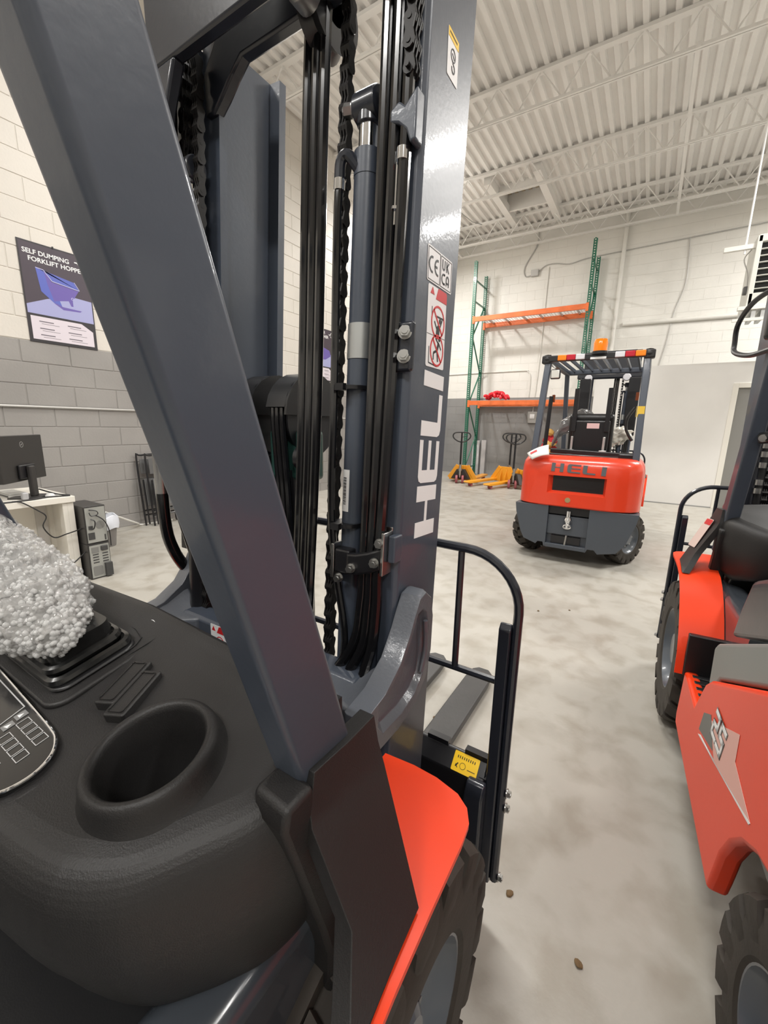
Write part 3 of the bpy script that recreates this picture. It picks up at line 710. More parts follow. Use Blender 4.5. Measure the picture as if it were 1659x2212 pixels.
    for k in range(5):
        pts = [(x, y, .016 + k * .0115) for x, y in rrect(-.215 + .012 * k, .180 - .014 * k, -.060 + .006 * k, .052 - .006 * k, .018, 5)]
        bl.tube(pts, .0082, 8, closed=True)
    bl.prism(rrect(-.20, .165, -.050, .042, .018, 5), 'z', .0, .06)
    bl.build('bellows', mat('bellows_rubber', (.010, .010, .010), .25, coat=.2), bp_)
    MB().tube([dp(x, y, .001) for x, y in ((-.42, -.182), (.0, -.199), (.030, -.206), (.036, -.220), (.036, -.268))], .0012, 6).tube([dp(x, y, .001) for x, y in ((.036, -.268), (.060, -.190), (.075, -.178), (.13, -.172))], .0010, 6).build('panel_seam', blackp, cowl)
    sl = MB()
    for x, y, l, w_ in ((-.235, -.176, .05, .004), (.022, -.178, .030, .0045), (-.31, -.170, .035, .003)):
        sl.loft([[dp(x + l * math.cos(t), y + w_ * math.sin(t), h_) for t in [2 * PI * k / 16 for k in range(16)]] for h_ in (-.002, .0012)])
    sl.build('dash_slot', blackp, cowl, smooth=0)
    MB().tube(spline([dp(-.0, -.179, .001), dp(.015, -.175, .004), dp(.035, -.178, .002)], 4), .0015, 6).build('slot_clip', whitep, cowl)
    lf = [(-.58, -.178), (-.52, -.156), (-.42, -.146), (-.33, -.149), (-.27, -.157), (-.33, -.176), (-.42, -.19)]
    MB().loft([[dp(x, y, h_) for x, y in lf] for h_ in (-.004, .002)]).build('dash_recess', mat('recess_black', (.012, .012, .012), .7), cowl, smooth=0)
    MB().tube(spline([(-.50, -.22, 1.03), (-.52, -.205, 1.09), (-.56, -.195, 1.108), (-.63, -.19, 1.10)], 5), [.014] * 15 + [.016], 10).build('direction_lever', plastic2, cowl)
    # pedals and label in the dark foot well
    pd = MB().prism([(-.46, .60), (-.32, .66), (-.32, .645), (-.46, .585)], 'x', -.18, -.02)
    for k in range(8): pd.bar((-.18, -.455 + k * .018, .604 + k * .0078), (-.02, -.455 + k * .018, .604 + k * .0078), .008, .008)
    pd.build('brake_pedal', plastic2, r, smooth=0)
    flat([[(0, 0), (.05, 0), (.06, .035), (.02, .045)]], .001).build('floor_label', mat('label_grey', (.5, .5, .5), .5), r, smooth=0, M=frame((.03, -.42, .615), (1, 0, 0), (0, 1, .1)))
    MB().cyl((.27, -.30, .60), (.27, -.29, .80), .010, 8).build('pedal_rod', blackp, r)
def forklift(loc, rz, label, near=False, group=None, steer=0., cfg=''):
    global COWL
    r = empty('forklift', loc, rz, label, 'forklift', group)
    # --- wheels
    for s in (1, -1):
        wheel('front', r, s * .472, -.12, 0, s)
        wheel('rear', r, s * .455, -1.65, steer, s)
    # --- lower body
    for s in (1, -1):
        a, c = s * .42, s * .598
        arc = [(-.075, .800), (-.18, .800), (-.26, .796), (-.32, .785), (-.38, .760), (-.44, .718), (-.50, .662), (-.55, .605), (-.585, .545), (-.60, .47)]
        rings = []
        for y, z in arc:
            t = .010
            ai = s * (.42 + (.145 if near else .035) * min(1, max(0, (-.10 - y) / .12)))
            rings.append([(ai, y, z), (c, y, z - .004), (c, y - .005, z - t - .004), (ai, y - .005, z - t)])
        # rounded front corner: first station narrowed
        fr = []
        for y0, xr in ((.006, .475), (.004, .52), (-.006, .562), (-.022, .584), (-.045, .596)):
            fr.append([(a, min(y0, .0), .799), (s * xr, y0, .798), (s * xr, y0 - .001, .788), (a, min(y0, .0) - .001, .789)])
        MB().loft(fr + rings).build('fender', orange, r, smooth=50)
        pan = [(-.585, .28), (-.60, .475), (-.84, .475), (-.885, .55), (-.92, .605), (-.97, .645), (-1.365, .85), (-1.62, .965), (-1.62, .61)]
        pan += [(-1.65 + .335 * math.cos(math.radians(t)), .27 + .335 * math.sin(math.radians(t))) for t in (80, 65, 50, 35, 20, 5)] + [(-1.30, .24), (-.60, .24)]
        MB().prism(pan, 'x', s * .52, s * .565).build('side_panel', orange, r, bevel=.012, seg=3)
        st = MB().box(s * .36, s * .552, -.92, -.60, .455, .472)
        for k in range(7): st.box(s * .40, s * .545, -.90 + k * .042, -.88 + k * .042, .472, .477)
        st.build('step', plastic2, r, bevel=.003)
        MB().box(s * .36, s * .572, -.61, -.585, .455, .625).build('step_riser', plastic2, r, bevel=.004)
        fm = MB().prism(rrect(.40, .655, .33, .43, .035, 4), 'y', 0, 1) if 0 else None
        pts = rrect(s * .405 - .048, s * .405 + .048, .50, .752, .030, 5)
        MB().prism(pts, 'y', -.80, -.09).build('floor_frame', mat('frame_slate', (.045, .052, .062), .22, coat=.4), r, smooth=60, wn=True)
        MB().box(s * .28, s * .45, -1.62, -.40, .30, .56).build('chassis_rail', navyd, r, bevel=.01)
        hp = [(-.86, .58), (-.845, .70), (-.875, .728), (-1.26, .915), (-1.62, 1.045), (-1.62, .970), (-1.365, .855), (-.97, .650), (-.93, .60), (-.90, .56)]
        MB().prism(hp, 'x', s * .36, s * .545).build('hood_side', mat('hood_grey', (.20, .215, .205), .45), r, bevel=.012, seg=3)
    MB().prism([(-.86, .50), (-1.63, .50), (-1.63, 1.03), (-1.10, .90), (-.90, .80)], 'x', -.36, .36).build('engine_hood', plastic, r, bevel=.015)
    MB().box(-.36, .36, -.86, -.06, .68, .72).box(-.36, .36, -.08, -.05, .58, .92).build('floor_plate', plastic2, r, smooth=0)
    MB().prism([(-.34, .82), (-.26, .71), (-.10, .70), (-.10, .88)], 'x', -.42, .42).build('toe_panel', plastic2, r, bevel=.01)
    MB().box(-.30, .30, -1.3, .15, .22, .55).box(-.365, .365, -1.99, -1.3, .24, .66).build('chassis', black, r, smooth=0)
    MB().cyl((-.40, -.12, .336), (.40, -.12, .336), .085, 16).build('front_axle', navyd, r)
    # --- counterweight: skin lofted round the rear with a window
    pl = [(.565, -1.60), (.570, -1.80), (.563, -1.93), (.540, -2.01), (.495, -2.06), (.43, -2.085), (.34, -2.096), (.265, -2.1), (.13, -2.1)]
    plan = pl + [(-x, y) for x, y in pl[::-1]]
    rows = [(.60, .012), (.612, 0), (.735, 0), (.77, 0), (.88, 0), (.915, 0), (.99, .004), (1.04, .014), (1.075, .034), (1.098, .066), (1.106, .11)]
    def ins(p, i):
        x, y = p; l = math.hypot(x, y + 1.6) or 1
        return (x * (1 - i / .6), y + i if y < -1.7 else y)
    b = MB(); rg = []
    for z, i in rows: rg.append([(*ins(p, i), z) for p in plan])
    n = len(plan); v = [p for q in rg for p in q]; f = []
    w0, w1 = 7, n - 8
    for k in range(len(rows) - 1):
        for i in range(n - 1):
            if 2 <= k < 5 and w0 <= i < w1: continue
            f.append((k * n + i, k * n + i + 1, (k + 1) * n + i + 1, (k + 1) * n + i))
    f.append(tuple((len(rows) - 1) * n + i for i in range(n))); f.append(tuple(i for i in range(n))[::-1])
    b.add(v, f)
    x1 = .265; wz0, wz1 = .735, .915
    o4 = [(-x1, -2.1, wz0), (x1, -2.1, wz0), (x1, -2.1, wz1), (-x1, -2.1, wz1)]
    i4 = [(-x1 + .04, -2.03, wz0 + .022), (x1 - .025, -2.03, wz0 + .022), (x1 - .025, -2.03, wz1 - .002), (-x1 + .04, -2.03, wz1 - .002)]
    b.add(o4 + i4, [(i, (i + 1) % 4, 4 + (i + 1) % 4, 4 + i) for i in range(4)])
    cw = b.build('counterweight', red, r, smooth=42)
    MB().box(-.235, .25, -2.035, -2.0, .74, .92).box(-.03, .16, -2.037, -2.035, .79, .795).build('radiator_grille', plastic2, cw, smooth=0)
    hb = flat([[(-x, y) for x, y in p] for p in heli_polys(((.0, .115), (.15, .27), (.29, .405), (.455, .495)), .085)], .006)
    if cfg == 'C': hb.build('raised_lettering', mat('letter_grey', (.10, .11, .12), .3, coat=.3), cw, smooth=0, M=frame((-.245, -2.097, .955), (1, 0, -.03), (0, .12, 1)) @ Matrix.Scale(-1, 4, (1, 0, 0)))
    MB().cyl((-.06, -2.105, .675), (-.06, -2.098, .675), .026, 20).build('round_badge', mat('badge_gold', (.5, .38, .2), .35, .6), cw)
    lo = MB()
    Lp = [(-.572, .598), (-.558, .50), (-.50, .30), (-.46, .22), (-.33, .175), (-.31, .205), (-.26, .205), (-.25, .165), (-.235, .165), (-.235, .598)]
    Rp = [(.572, .598), (.555, .50), (.49, .29), (.42, .195), (.26, .16), (.23, .195), (.17, .195), (.155, .16), (.15, .16), (.15, .598)]
    for p in (Lp, Rp): lo.prism(p, 'y', -2.085, -1.93)
    lo.box(-.235, .15, -2.045, -1.93, .30, .50).box(-.235, .15, -2.085, -1.93, .16, .20).box(-.235, .15, -2.02, -1.93, .20, .30)
    lo.box(-.31, .31, -1.95, -1.35, .17, .60)
    lw = lo.build('lower_counterweight', mat('counterweight_grey', (.062, .072, .088), .42, coat=.15), r, bevel=.014, seg=2)
    MB().box(-.234, .149, -2.046, -2.03, .515, .597).box(-.19, .09, -2.047, -2.02, .205, .285).build('drawbar_recess_shade', black, lw, smooth=0)  # black boxes fill the drawbar openings and stand for their shade
    MB().cyl((-.04, -2.07, .38), (-.04, -2.07, .56), .022, 14).lathe([(.001, .035), (.03, .025), (.042, 0), (.03, -.025), (.001, -.035)], (-.04, -2.075, .47), 'z', 18).build('tow_pin', chrome, lw)
    MB().tube([(-.04 + .035 * math.cos(t * PI / 8), -2.09, .40 + .02 * math.sin(t * PI / 8)) for t in range(16)], .008, 8, closed=True).build('tow_ring', chrome, lw)
    MB().cyl((-.05, -2.06, .18), (-.04, -2.05, .30), .012, 10).build('tow_rod', zinc, lw)
    # --- overhead guard
    gm = navy
    def leg(p, q, w, d, name, d2=None):
        p, q = Vector(p), Vector(q); rings = []
        for e, dd in ((p, d), (q, d2 or d)): rings.append([(e.x + a, e.y + c, e.z) for a, c in rrect(-w / 2, w / 2, -dd / 2, dd / 2, .009, 5)])
        return MB().loft(rings).build(name, gm, r, smooth=50, wn=True)
    for s in (1, -1):
        leg((s * .4455, -.180, .86), (s * .4455, -.5505, 2.06), .049, .095, 'front_pillar', .065)
        leg((s * .475, -1.90, 1.06), (s * .445, -1.74, 2.06), .06, .07, 'rear_pillar')
        MB().bar((s * .44, -.53, 2.075), (s * .445, -1.76, 2.085), .06, .06).build('guard_side_rail', gm, r, bevel=.01)
        MB().lathe([(.045, -.03), (.05, 0), (.045, .03)], (s * .455, -1.75, 2.085), 'x', 16).cbox((s * .46, -1.75, 2.08), (.09, .09, .08)).build('guard_corner', black, r, bevel=.012)
    rb = MB().box(-.44, .44, -1.80, -1.745, 2.055, 2.115).build('guard_rear_bar', black, r, bevel=.008)
    MB().box(-.44, .44, -.58, -.50, 2.05, 2.11).build('guard_front_bar', gm, r, bevel=.012)
    for k in range(8): MB().bar((-.36 + k * .103, -.54, 2.10), (-.36 + k * .103, -1.77, 2.10), .018, .035).build('guard_slat', gm, r, smooth=0)
    if cfg == 'C':
        la, lr, lw_ = mat('amber_lens', (.9, .24, .01), .25), mat('red_lens', (.5, .01, .03), .25), mat('clear_lens', (.7, .7, .74), .2)
        for x0, ms in ((-.345, (la, lr, lw_)), (.175, (lw_, lr, la))):
            for i, m_ in enumerate(ms):
                MB().box(x0 + i * .085, x0 + .083 + i * .085, -1.825, -1.795, 2.06, 2.112).build('tail_lamp', m_, rb, bevel=.006)
        fb = MB().box(-.42, .39, .10, .16, 2.06, 2.175).build('mast_top_beam', navyd, r, bevel=.02)
        for x in (-.27, .20): MB().lathe([(.001, -.03), (.04, -.028), (.05, -.01), (.045, .0)], (x, .09, 2.07), 'y', 20).build('head_lamp', MATS['clear_lens'], fb)
        for s in (-1, 1): MB().box(s * .30 - .07, s * .30 + .07, .06, .10, 1.3, 2.07).build('mast_hose_cover', black, r, bevel=.01)
        bc = MB().lathe([(.001, .125), (.03, .118), (.055, .115), (.064, .08), (.062, .02), (.064, 0)], (.035, -1.78, 2.125), 'z', 28).build('beacon_lens', mat('amber_beacon', (.95, .22, .0), .12, coat=.5), rb, smooth=60)
        MB().cyl((.035, -1.78, 2.10), (.035, -1.78, 2.128), .07, 24).build('beacon_base', black, rb)
        MB().box(-.04, .10, -1.815, -1.80, 2.055, 2.075).build('beacon_bracket', whitep, rb, smooth=0)
    # --- seat with back frame
    se = MB().box(-.25, .25, -1.45, -1.0, 1.0, 1.10).build('seat_cushion', plastic2, r, bevel=.04, seg=3)
    bk = MB().prism([(-1.32, 1.05), (-1.42, 1.05), (-1.50, 1.52), (-1.44, 1.55), (-1.38, 1.50)], 'x', -.22, .22).build('seat_backrest', plastic2, r, bevel=.03, seg=3)
    if cfg == 'C':
        MB().box(-.17, .19, -1.535, -1.50, 1.12, 1.47).build('seat_back_shell', black, bk, bevel=.02, seg=3)
        for s in (-1, 1):
            MB().box(s * .16 - .022, s * .16 + .022, -1.56, -1.53, 1.35, 1.80).build('back_bar', black, bk, bevel=.004)
            l = MB().cyl((s * .155, -1.60, 1.12), (s * .155, -1.60, 1.30), .012, 10); l.box(s * .155 - .035, s * .155 + .035, -1.64, -1.60, 1.06, 1.16)
            l.build('hood_latch', galv, r, bevel=.006)
        MB().box(-.03, .09, -1.538, -1.536, 1.385, 1.44).build('seat_label', mat('label_pink', (.75, .55, .55), .5), bk, smooth=0)
        MB().bar((-.36, -1.62, 1.14), (.36, -1.62, 1.12), .05, .05).bar((-.40, -1.85, 1.115), (.42, -1.85, 1.105), .03, .02).build('hood_hinge_bar', black, r, bevel=.01)
        MB().cbox((.40, -1.82, 1.12), (.16, .14, .07)).build('rear_tray', black, r, bevel=.02)
        MB().cyl((-.425, -1.62, 1.15), (-.41, -1.60, 1.72), .022, 10).build('grab_handle', black, r)
        hl = MB().cbox((-.355, -1.79, 1.93), (.10, .03, .10)).build('work_lamp', black, r, bevel=.02)
        MB().cbox((-.355, -1.81, 1.93), (.08, .012, .08)).build('lamp_lens', mat('lamp_lens', (.75, .75, .72), .15, .5), hl, bevel=.012)
        MB().tube([(-.40, -1.77, 2.03), (-.36, -1.79, 1.99)], .01, 8).build('lamp_stalk', galv, hl)
        for x, z in ((-.395, 1.70), (.40, 1.71)): MB().cbox((x, -1.55, z), (.03, .03, .08)).build('side_lamp', mat('brown_lens', (.22, .05, .01), .3), r, bevel=.006)
        MB().tube(spline([(.40, -1.62, 1.60), (.345, -1.62, 1.50), (.34, -1.62, 1.40), (.37, -1.62, 1.33), (.41, -1.62, 1.27)], 5), .014, 8).build('grab_handle', black, r)
        MB().box(.416, .418, -1.86, -1.79, 1.50, 1.60).box(.425, .485, -1.86, -1.857, 1.50, 1.60).build('yellow_tag', mat('tag_yellow', (.75, .50, .06), .6), r, smooth=0)
    # --- dash cowl (same moulding on every truck)
    if COWL is None:
        q = cowl_mb().build('dash_cowl', plastic, None, smooth=60); COWL = q.data; bpy.data.objects.remove(q)
    up_ = Matrix.Translation((0, 0, .06 if cfg == 'B' else 0))
    cowl = obj('dash_cowl', COWL, r, up_)
    for s in (1, -1):
        LA = [(.478, -.252, .992), (.484, -.266, .951), (.490, -.270, .938), (.519, -.272, .892), (.548, -.274, .846), (.574, -.311, .804), (.586, -.330, .783)]
        RA = [(.476, -.126, .984), (.490, -.136, .957), (.505, -.143, .933), (.546, -.165, .867), (.586, -.187, .803), (.588, -.245, .801), (.590, -.320, .788)]
        n = len(LA); V = []
        for d in (0, .024):
            for P_, Q_ in zip(LA, RA):
                V += [(s * (P_[0] - d), P_[1], P_[2]), (s * ((P_[0] + Q_[0]) / 2 + .002 - d), (P_[1] + Q_[1]) / 2, (P_[2] + Q_[2]) / 2), (s * (Q_[0] - d), Q_[1], Q_[2])]
        F_ = []
        for d in (0, 3 * n):
            for k in range(n - 1):
                for j in (0, 1): F_.append((d + 3 * k + j, d + 3 * k + j + 1, d + 3 * k + j + 4, d + 3 * k + j + 3))
        for k in range(n - 1):
            for j in (0, 2): F_.append((3 * k + j, 3 * k + 3 + j, 3 * n + 3 * k + 3 + j, 3 * n + 3 * k + j))
        for k in (0, 3 * (n - 1)):
            for j in (0, 1): F_.append((k + j, k + j + 1, 3 * n + k + j + 1, 3 * n + k + j))
        c0 = MB().add(V, F_).xf(lambda x, y, z: (x, y, z + (.35 * max(0, z - .80) if cfg == 'B' else 0))).build('pillar_cover', plastic, r, bevel=.006, seg=3, smooth=40)
        fl = []
        for (y, z), (y2, z2) in zip(((-.300, .985), (-.306, .96), (-.272, .84), (-.245, .745), (-.232, .69), (-.234, .60)), ((-.258, .985), (-.258, .95), (-.225, .84), (-.20, .745), (-.19, .69), (-.19, .60))):
            fl.append([(s * .428, y + .004, z), (s * .484, y, z), (s * .484, y2, z2), (s * .428, y2, z2)])
        MB().loft(fl).build('cover_flange', plastic, c0, bevel=.007, seg=2)
    # --- mast
    def chan(s):
        c = .010
        pts = [(.34, .178 + c), (.34 - c, .178), (.300, .178), (.300, .200), (.320, .203), (.320, .352), (.305, .352), (.305, .375), (.34, .375)]
        return [(s * x, y) for x, y in pts]
    def inner(s): return [(s * x, y) for x, y in ((.300, .192), (.240, .192), (.240, .214), (.274, .218), (.274, .385), (.240, .388), (.240, .412), (.300, .412), (.300, .388), (.290, .385), (.290, .218), (.300, .214))]
    def seg(b, pts, z0, z1): return b.prism(pts, 'z', z0, z1)
    for s in (1, -1):
        ou = seg(MB(), chan(s), .10, 2.27).xf(tl).build('mast_outer_rail', navy, r, smooth=30, bevel=.003)
        seg(MB(), inner(s), .13, 2.305).xf(tl).build('mast_inner_rail', navy, r, smooth=0)
        # lift cylinders: the left one sits behind the rail, further out
        cx, cy0 = (.207, .20) if s > 0 else (-.297, .150)
        cm_ = navy if s > 0 else black
        cy = MB().cyl((cx, cy0, .30), (cx, cy0, 1.86), .0262, 24).cyl((cx, cy0, 1.86), (cx, cy0, 1.905), .0272, 24).xf(tl).build('lift_cylinder', cm_, r)
        MB().cyl((cx, cy0, 1.90), (cx, cy0, 1.965), .0195, 24).xf(tl).build('cylinder_rod', chrome, cy)
        MB().cyl((cx - .026, cy0, 1.985), (cx + .026, cy0, 1.985), .029, 24).cyl((cx, cy0, 1.95), (cx, cy0, 1.985), .024, 20).xf(tl).build('rod_eye', navyd, cy, bevel=.003)
        MB().hexbolt((cx - .027, cy0 - .008, 1.985), (-1, -.3, 0), .013, .018).xf(tl).build('eye_bolt', zinc, cy)
        if s > 0: MB().cyl((cx, cy0, 1.514), (cx, cy0, 1.584), .0275, 28).xf(tl).build('cylinder_band', mat('band_silver', (.46, .47, .46), .42, .7), cy)
        chain_mb(*((.150, .198) if s > 0 else (-.262, .150)), .55, 2.24).xf(tl).build('lift_chain', chainm, r, smooth=0)
        chain_mb(s * .322, .158, 1.98, 2.30, ax='y', w=.026).xf(tl).build('chain_anchor', chainm, r, smooth=0)
    cm1 = MB().box(-.34, .34, .12, .15, 2.165, 2.42).prism([(-.37, 1.98), (-.31, 1.98), (-.285, 2.08), (-.24, 2.165), (-.37, 2.165)], 'y', .12, .15).prism([(.34, 2.10), (.325, 2.10), (.30, 2.165), (.34, 2.165)], 'y', .12, .15)
    cm1.build('upper_crossmember', navyd, r, bevel=.006)
    MB().prism([(-.275, 2.11), (-.245, 2.11), (-.21, 2.135), (-.175, 2.165), (-.14, 2.19), (.275, 2.19), (.275, 2.44), (-.15, 2.44), (-.19, 2.30), (-.275, 2.20)], 'y', .22, .25).build('inner_crossmember', navyd, r, bevel=.006)
    for z in (.86,):
        cb = MB().box(-.30, .30, .065, .13, .795, .858).build('lower_crossmember', navy, r, bevel=.01)
    for s in (1, -1):     # cast tilt brackets wrapping the outer rails
        prof = [(.178, 1.030), (.205, 1.036), (.232, 1.015), (.246, .965), (.243, .88), (.222, .82), (.175, .780), (.10, .762), (.0, .765), (-.025, .80), (-.025, .895), (.04, .905), (.10, .928), (.138, .965), (.158, 1.0)]
        prof[9:13] = [(-.025, .80), (-.025, .865), (.04, .878), (.10, .915)]
        def sc(f, x): return [(s * x, .150 + (y - .150) * f, .89 + (z - .89) * f) for y, z in prof]
        cs = MB().loft([sc(.98, .343), sc(1, .350), sc(1, .380), sc(.965, .390), sc(.74, .390), sc(.66, .374)]).build('tilt_bracket', casting, r, smooth=42, bevel=.004)
        MB().loft([[(s * x, y, z) for y, z in P_] for x, P_ in ((.362, [(-.02, .775), (.12, .77), (.12, .915), (.04, .878), (-.02, .862)]), (.30, [(.01, .785), (.12, .785), (.12, .858), (.07, .852), (.015, .846)]), (.22, [(.06, .79), (.13, .79), (.13, .858), (.09, .858), (.062, .855)]))]).build('bracket_arm', casting, cs, bevel=.008, seg=3, smooth=50)
        MB().tube(spline([(s * .390, .205, .965), (s * .391, .208, .90), (s * .390, .190, .85)], 4), .005, 8).build('cast_rib', casting, cs)
    # --- hose runs
    hr = []
    def hose(pts, rad=.0085, m_=hosem, k=5): return MB().tube(spline(pts, k), rad, 10).xf(tl).build('hydraulic_hose', m_, r)
    for i, x in enumerate((.053, .076, .098)):
        hose([(x + .006, .19, 2.30), (x, .19, 2.0), (x, .19, 1.3), (x - .022, .19, .55)], .0112)
    MB().lathe([(.001, -.004), (.028, -.004), (.03, 0), (.03, .03)], (.10, .155, 2.17), 'y', 20).build('sheave_pin', steel, r)
    MB().lathe([(.03, -.02), (.075, -.022), (.06, 0), (.075, .022), (.03, .02)], (.085, .21, 2.20), 'x', 28).xf(tl).build('hose_sheave', black, r)
    for i, (x, e) in enumerate(((.268, .215), (.292, .25), (.316, .30))):
        hose([(x - .002, .162, 2.30), (x, .162, 1.8), (x - .004 * i, .162, 1.25), (x - .006 * i, .160, 1.08), (x - .004 * i, .156, 1.0), (x - .012, .146, .90), (e - .02, .11, .80), (e - .08, .06, .74)], .0112)
    hose([(.165, .175, 1.86), (.163, .165, 1.80), (.168, .165, 1.45), (.170, .165, 1.20), (.19, .165, 1.05), (.225, .16, .90), (.23, .12, .80)], .0085)
    MB().tube(spline([(.20, .185, 1.87), (.18, .17, 1.895), (.165, .168, 1.885), (.163, .168, 1.85)], 5), .011, 10).xf(tl).build('hose_elbow', navyd, r)
    MB().cyl((.163, .168, 1.855), (.163, .168, 1.835), .0115, 12).xf(tl).build('hose_collar', chrome, r)
    if near: MB().box(-.415, -.305, .172, .177, 1.0, 2.2).xf(tl).build('hose_guide', black, r, smooth=0)
    for x, e in ((-.335, -.30), (-.362, -.33), (-.388, -.36)) if near else (): hose([(x, .13, 2.30), (x, .13, 1.6), (x, .14, 1.2), (x + .02, .16, 1.05), (e + .01, .19, .92)], .0112)
    for z in (1.455, 1.16): MB().lathe([(.0, -.004), (.036, -.004), (.036, .004), (.0, .004)], (.198, .19, z), 'z', 18).cbox((.195, .152, z), (.022, .012, .014)).xf(tl).build('cable_tie', black, r)
    if near:
        details_near(r, cowl)
    else:
        for s in (-1, 1):
            hose([(s * -.27, .165, 2.3), (s * -.27, .165, 1.5), (s * -.25, .15, .85)], .0082)
            l = MB().cyl((s * .31, -.08, 1.98), (s * .31, -.02, 1.98), .055, 16); 
    # centre free-lift cylinder with hooded hose sheaves
    MB().cyl((-.10, .33, .25), (-.10, .33, 1.25), .045, 20).build('centre_cylinder', black, r)
    MB().box(-.17, -.03, .29, .37, 1.22, 1.36).build('crosshead', mat('crosshead_green', (.02, .06, .05), .4), r, bevel=.012)
    for x in (-.235, -.095):
        arcs = []
        for k in range(11):
            t = math.radians(10 + 160 * k / 10); arcs.append([(x + a, .36 - R_ * math.cos(t), 1.40 + R_ * math.sin(t)) for a, R_ in ((-.035, .115), (.035, .115), (.035, .102), (-.035, .102))])
        hd = MB().loft(arcs); hd.prism([(.36 + .115 * math.cos(PI * k / 10), 1.40 + .115 * math.sin(PI * k / 10)) for k in range(11)], 'x', x + .034, x + .042)
        hd.build('sheave_hood', plastic2, r, smooth=40)
        MB().lathe([(.02, -.03), (.10, -.032), (.088, 0), (.10, .032), (.02, .03)], (x, .36, 1.385), 'x', 28).build('hose_sheave', black, r)
        for o in (-.022, -.006, .012):
            t = [(x + o, .36 - .098 * math.cos(math.radians(a)), 1.39 + .098 * math.sin(math.radians(a))) for a in (90, 60, 30, 0)]
            MB().tube(spline(t + [(x + o + .01, .27, 1.1), (x + o + .02, .27, .6)], 5), .0085, 8).build('hydraulic_hose', hosem, r)
        chain_mb(x + .05, .30, .62, 1.30).build('lift_chain', chainm, r, smooth=0)
    MB().cyl((-.055, .30, 1.285), (-.035, .30, 1.285), .035, 20).cyl((-.06, .30, 1.225), (-.03, .30, 1.225), .018, 12).build('sheave_hub', black, r)
    # --- carriage, backrest and forks
    MB().prism([(.380, .35), (.430, .35), (.430, .488), (.420, .488), (.380, .448)], 'x', -.495, .495).build('carriage_top_bar', black, r, bevel=.004)
    for x in [-.46 + k * .115 for k in range(9)]: MB().box(x - .032, x + .032, .418, .438, .470, .500).build('carriage_notch', black, r, smooth=0)
    MB().box(-.50, .50, .385, .425, .10, .19).build('carriage_bottom_bar', black, r, bevel=.004)
    for s in (1, -1):
        MB().prism([(.345, .10), (.385, .10), (.385, .46), (.365, .46), (.345, .43)], 'x', s * .455, s * .505).build('carriage_end_plate', navyd, r, bevel=.006)
        MB().box(s * .20, s * .26, .345, .385, .10, .46).build('carriage_upright', black, r, smooth=0)
        br = MB().prism([(.385, .14), (.415, .12), (.415, .90), (.40, .915), (.385, .90)], 'x', s * .500, s * .530).build('backrest_post', navyd, r, bevel=.004)
        for z in (.44, .395, .165): MB().hexbolt((s * .553, .40, z), (s, 0, 0), .010, .008).build('post_bolt', zinc, br)
        MB().box(s * .48, s * .51, .39, .41, .40, .46).build('post_bracket', black, br, smooth=0)
    hoop = [(.541, .400, .15), (.541, .400, .92)] + [(.401 + .14 * math.cos(t * PI / 20), .400, .945 + .138 * math.sin(t * PI / 20)) for t in range(0, 11)] + [(.30, .400, 1.084)]
    hoop = hoop + [(-x, y, z) for x, y, z in hoop[::-1]]
    hp_ = MB().tube(hoop, .0115, 10).build('backrest_hoop', navyd, r)
    MB().tube([(-.53, .405, .748), (.53, .405, .748)], .0095, 8).build('backrest_crossbar', navyd, hp_)
    for x in (-.387, -.13, .13, .387): MB().tube([(x, .405, .748), (x, .405, 1.08)], .009, 8).build('backrest_bar', navyd, hp_)
    for s in (1, -1):
        x0, x1 = s * .135 - .0625, s * .135 + .0625
        fp = [(x0, .45), (x1, .45), (x1, 1.40), (x1 - .008, 1.49), (x1 - .035, 1.52), (x0 + .035, 1.52), (x0 + .008, 1.49), (x0, 1.40)]
        MB().prism(fp, 'z', .022, .06).box(x0, x1, .426, .466, .022, .54).build('fork', forkm, r, bevel=.005)
    return r

A = forklift((-.75, .55, 0), 0, 'nearest forklift with dark slate mast, orange fender and cup holder in black dash', True, steer=0, cfg='A')
random.seed(21)
B = forklift((.765, 2.48, 0), math.radians(3), 'orange forklift cut off at right edge with white and grey decal on side', False, steer=math.radians(4), cfg='B')
random.seed(22)
C = forklift((-.552, 6.55, 0), 0, 'red forklift seen from behind in front of the rack with amber beacon on its roof', False, steer=math.radians(-27), cfg='C')

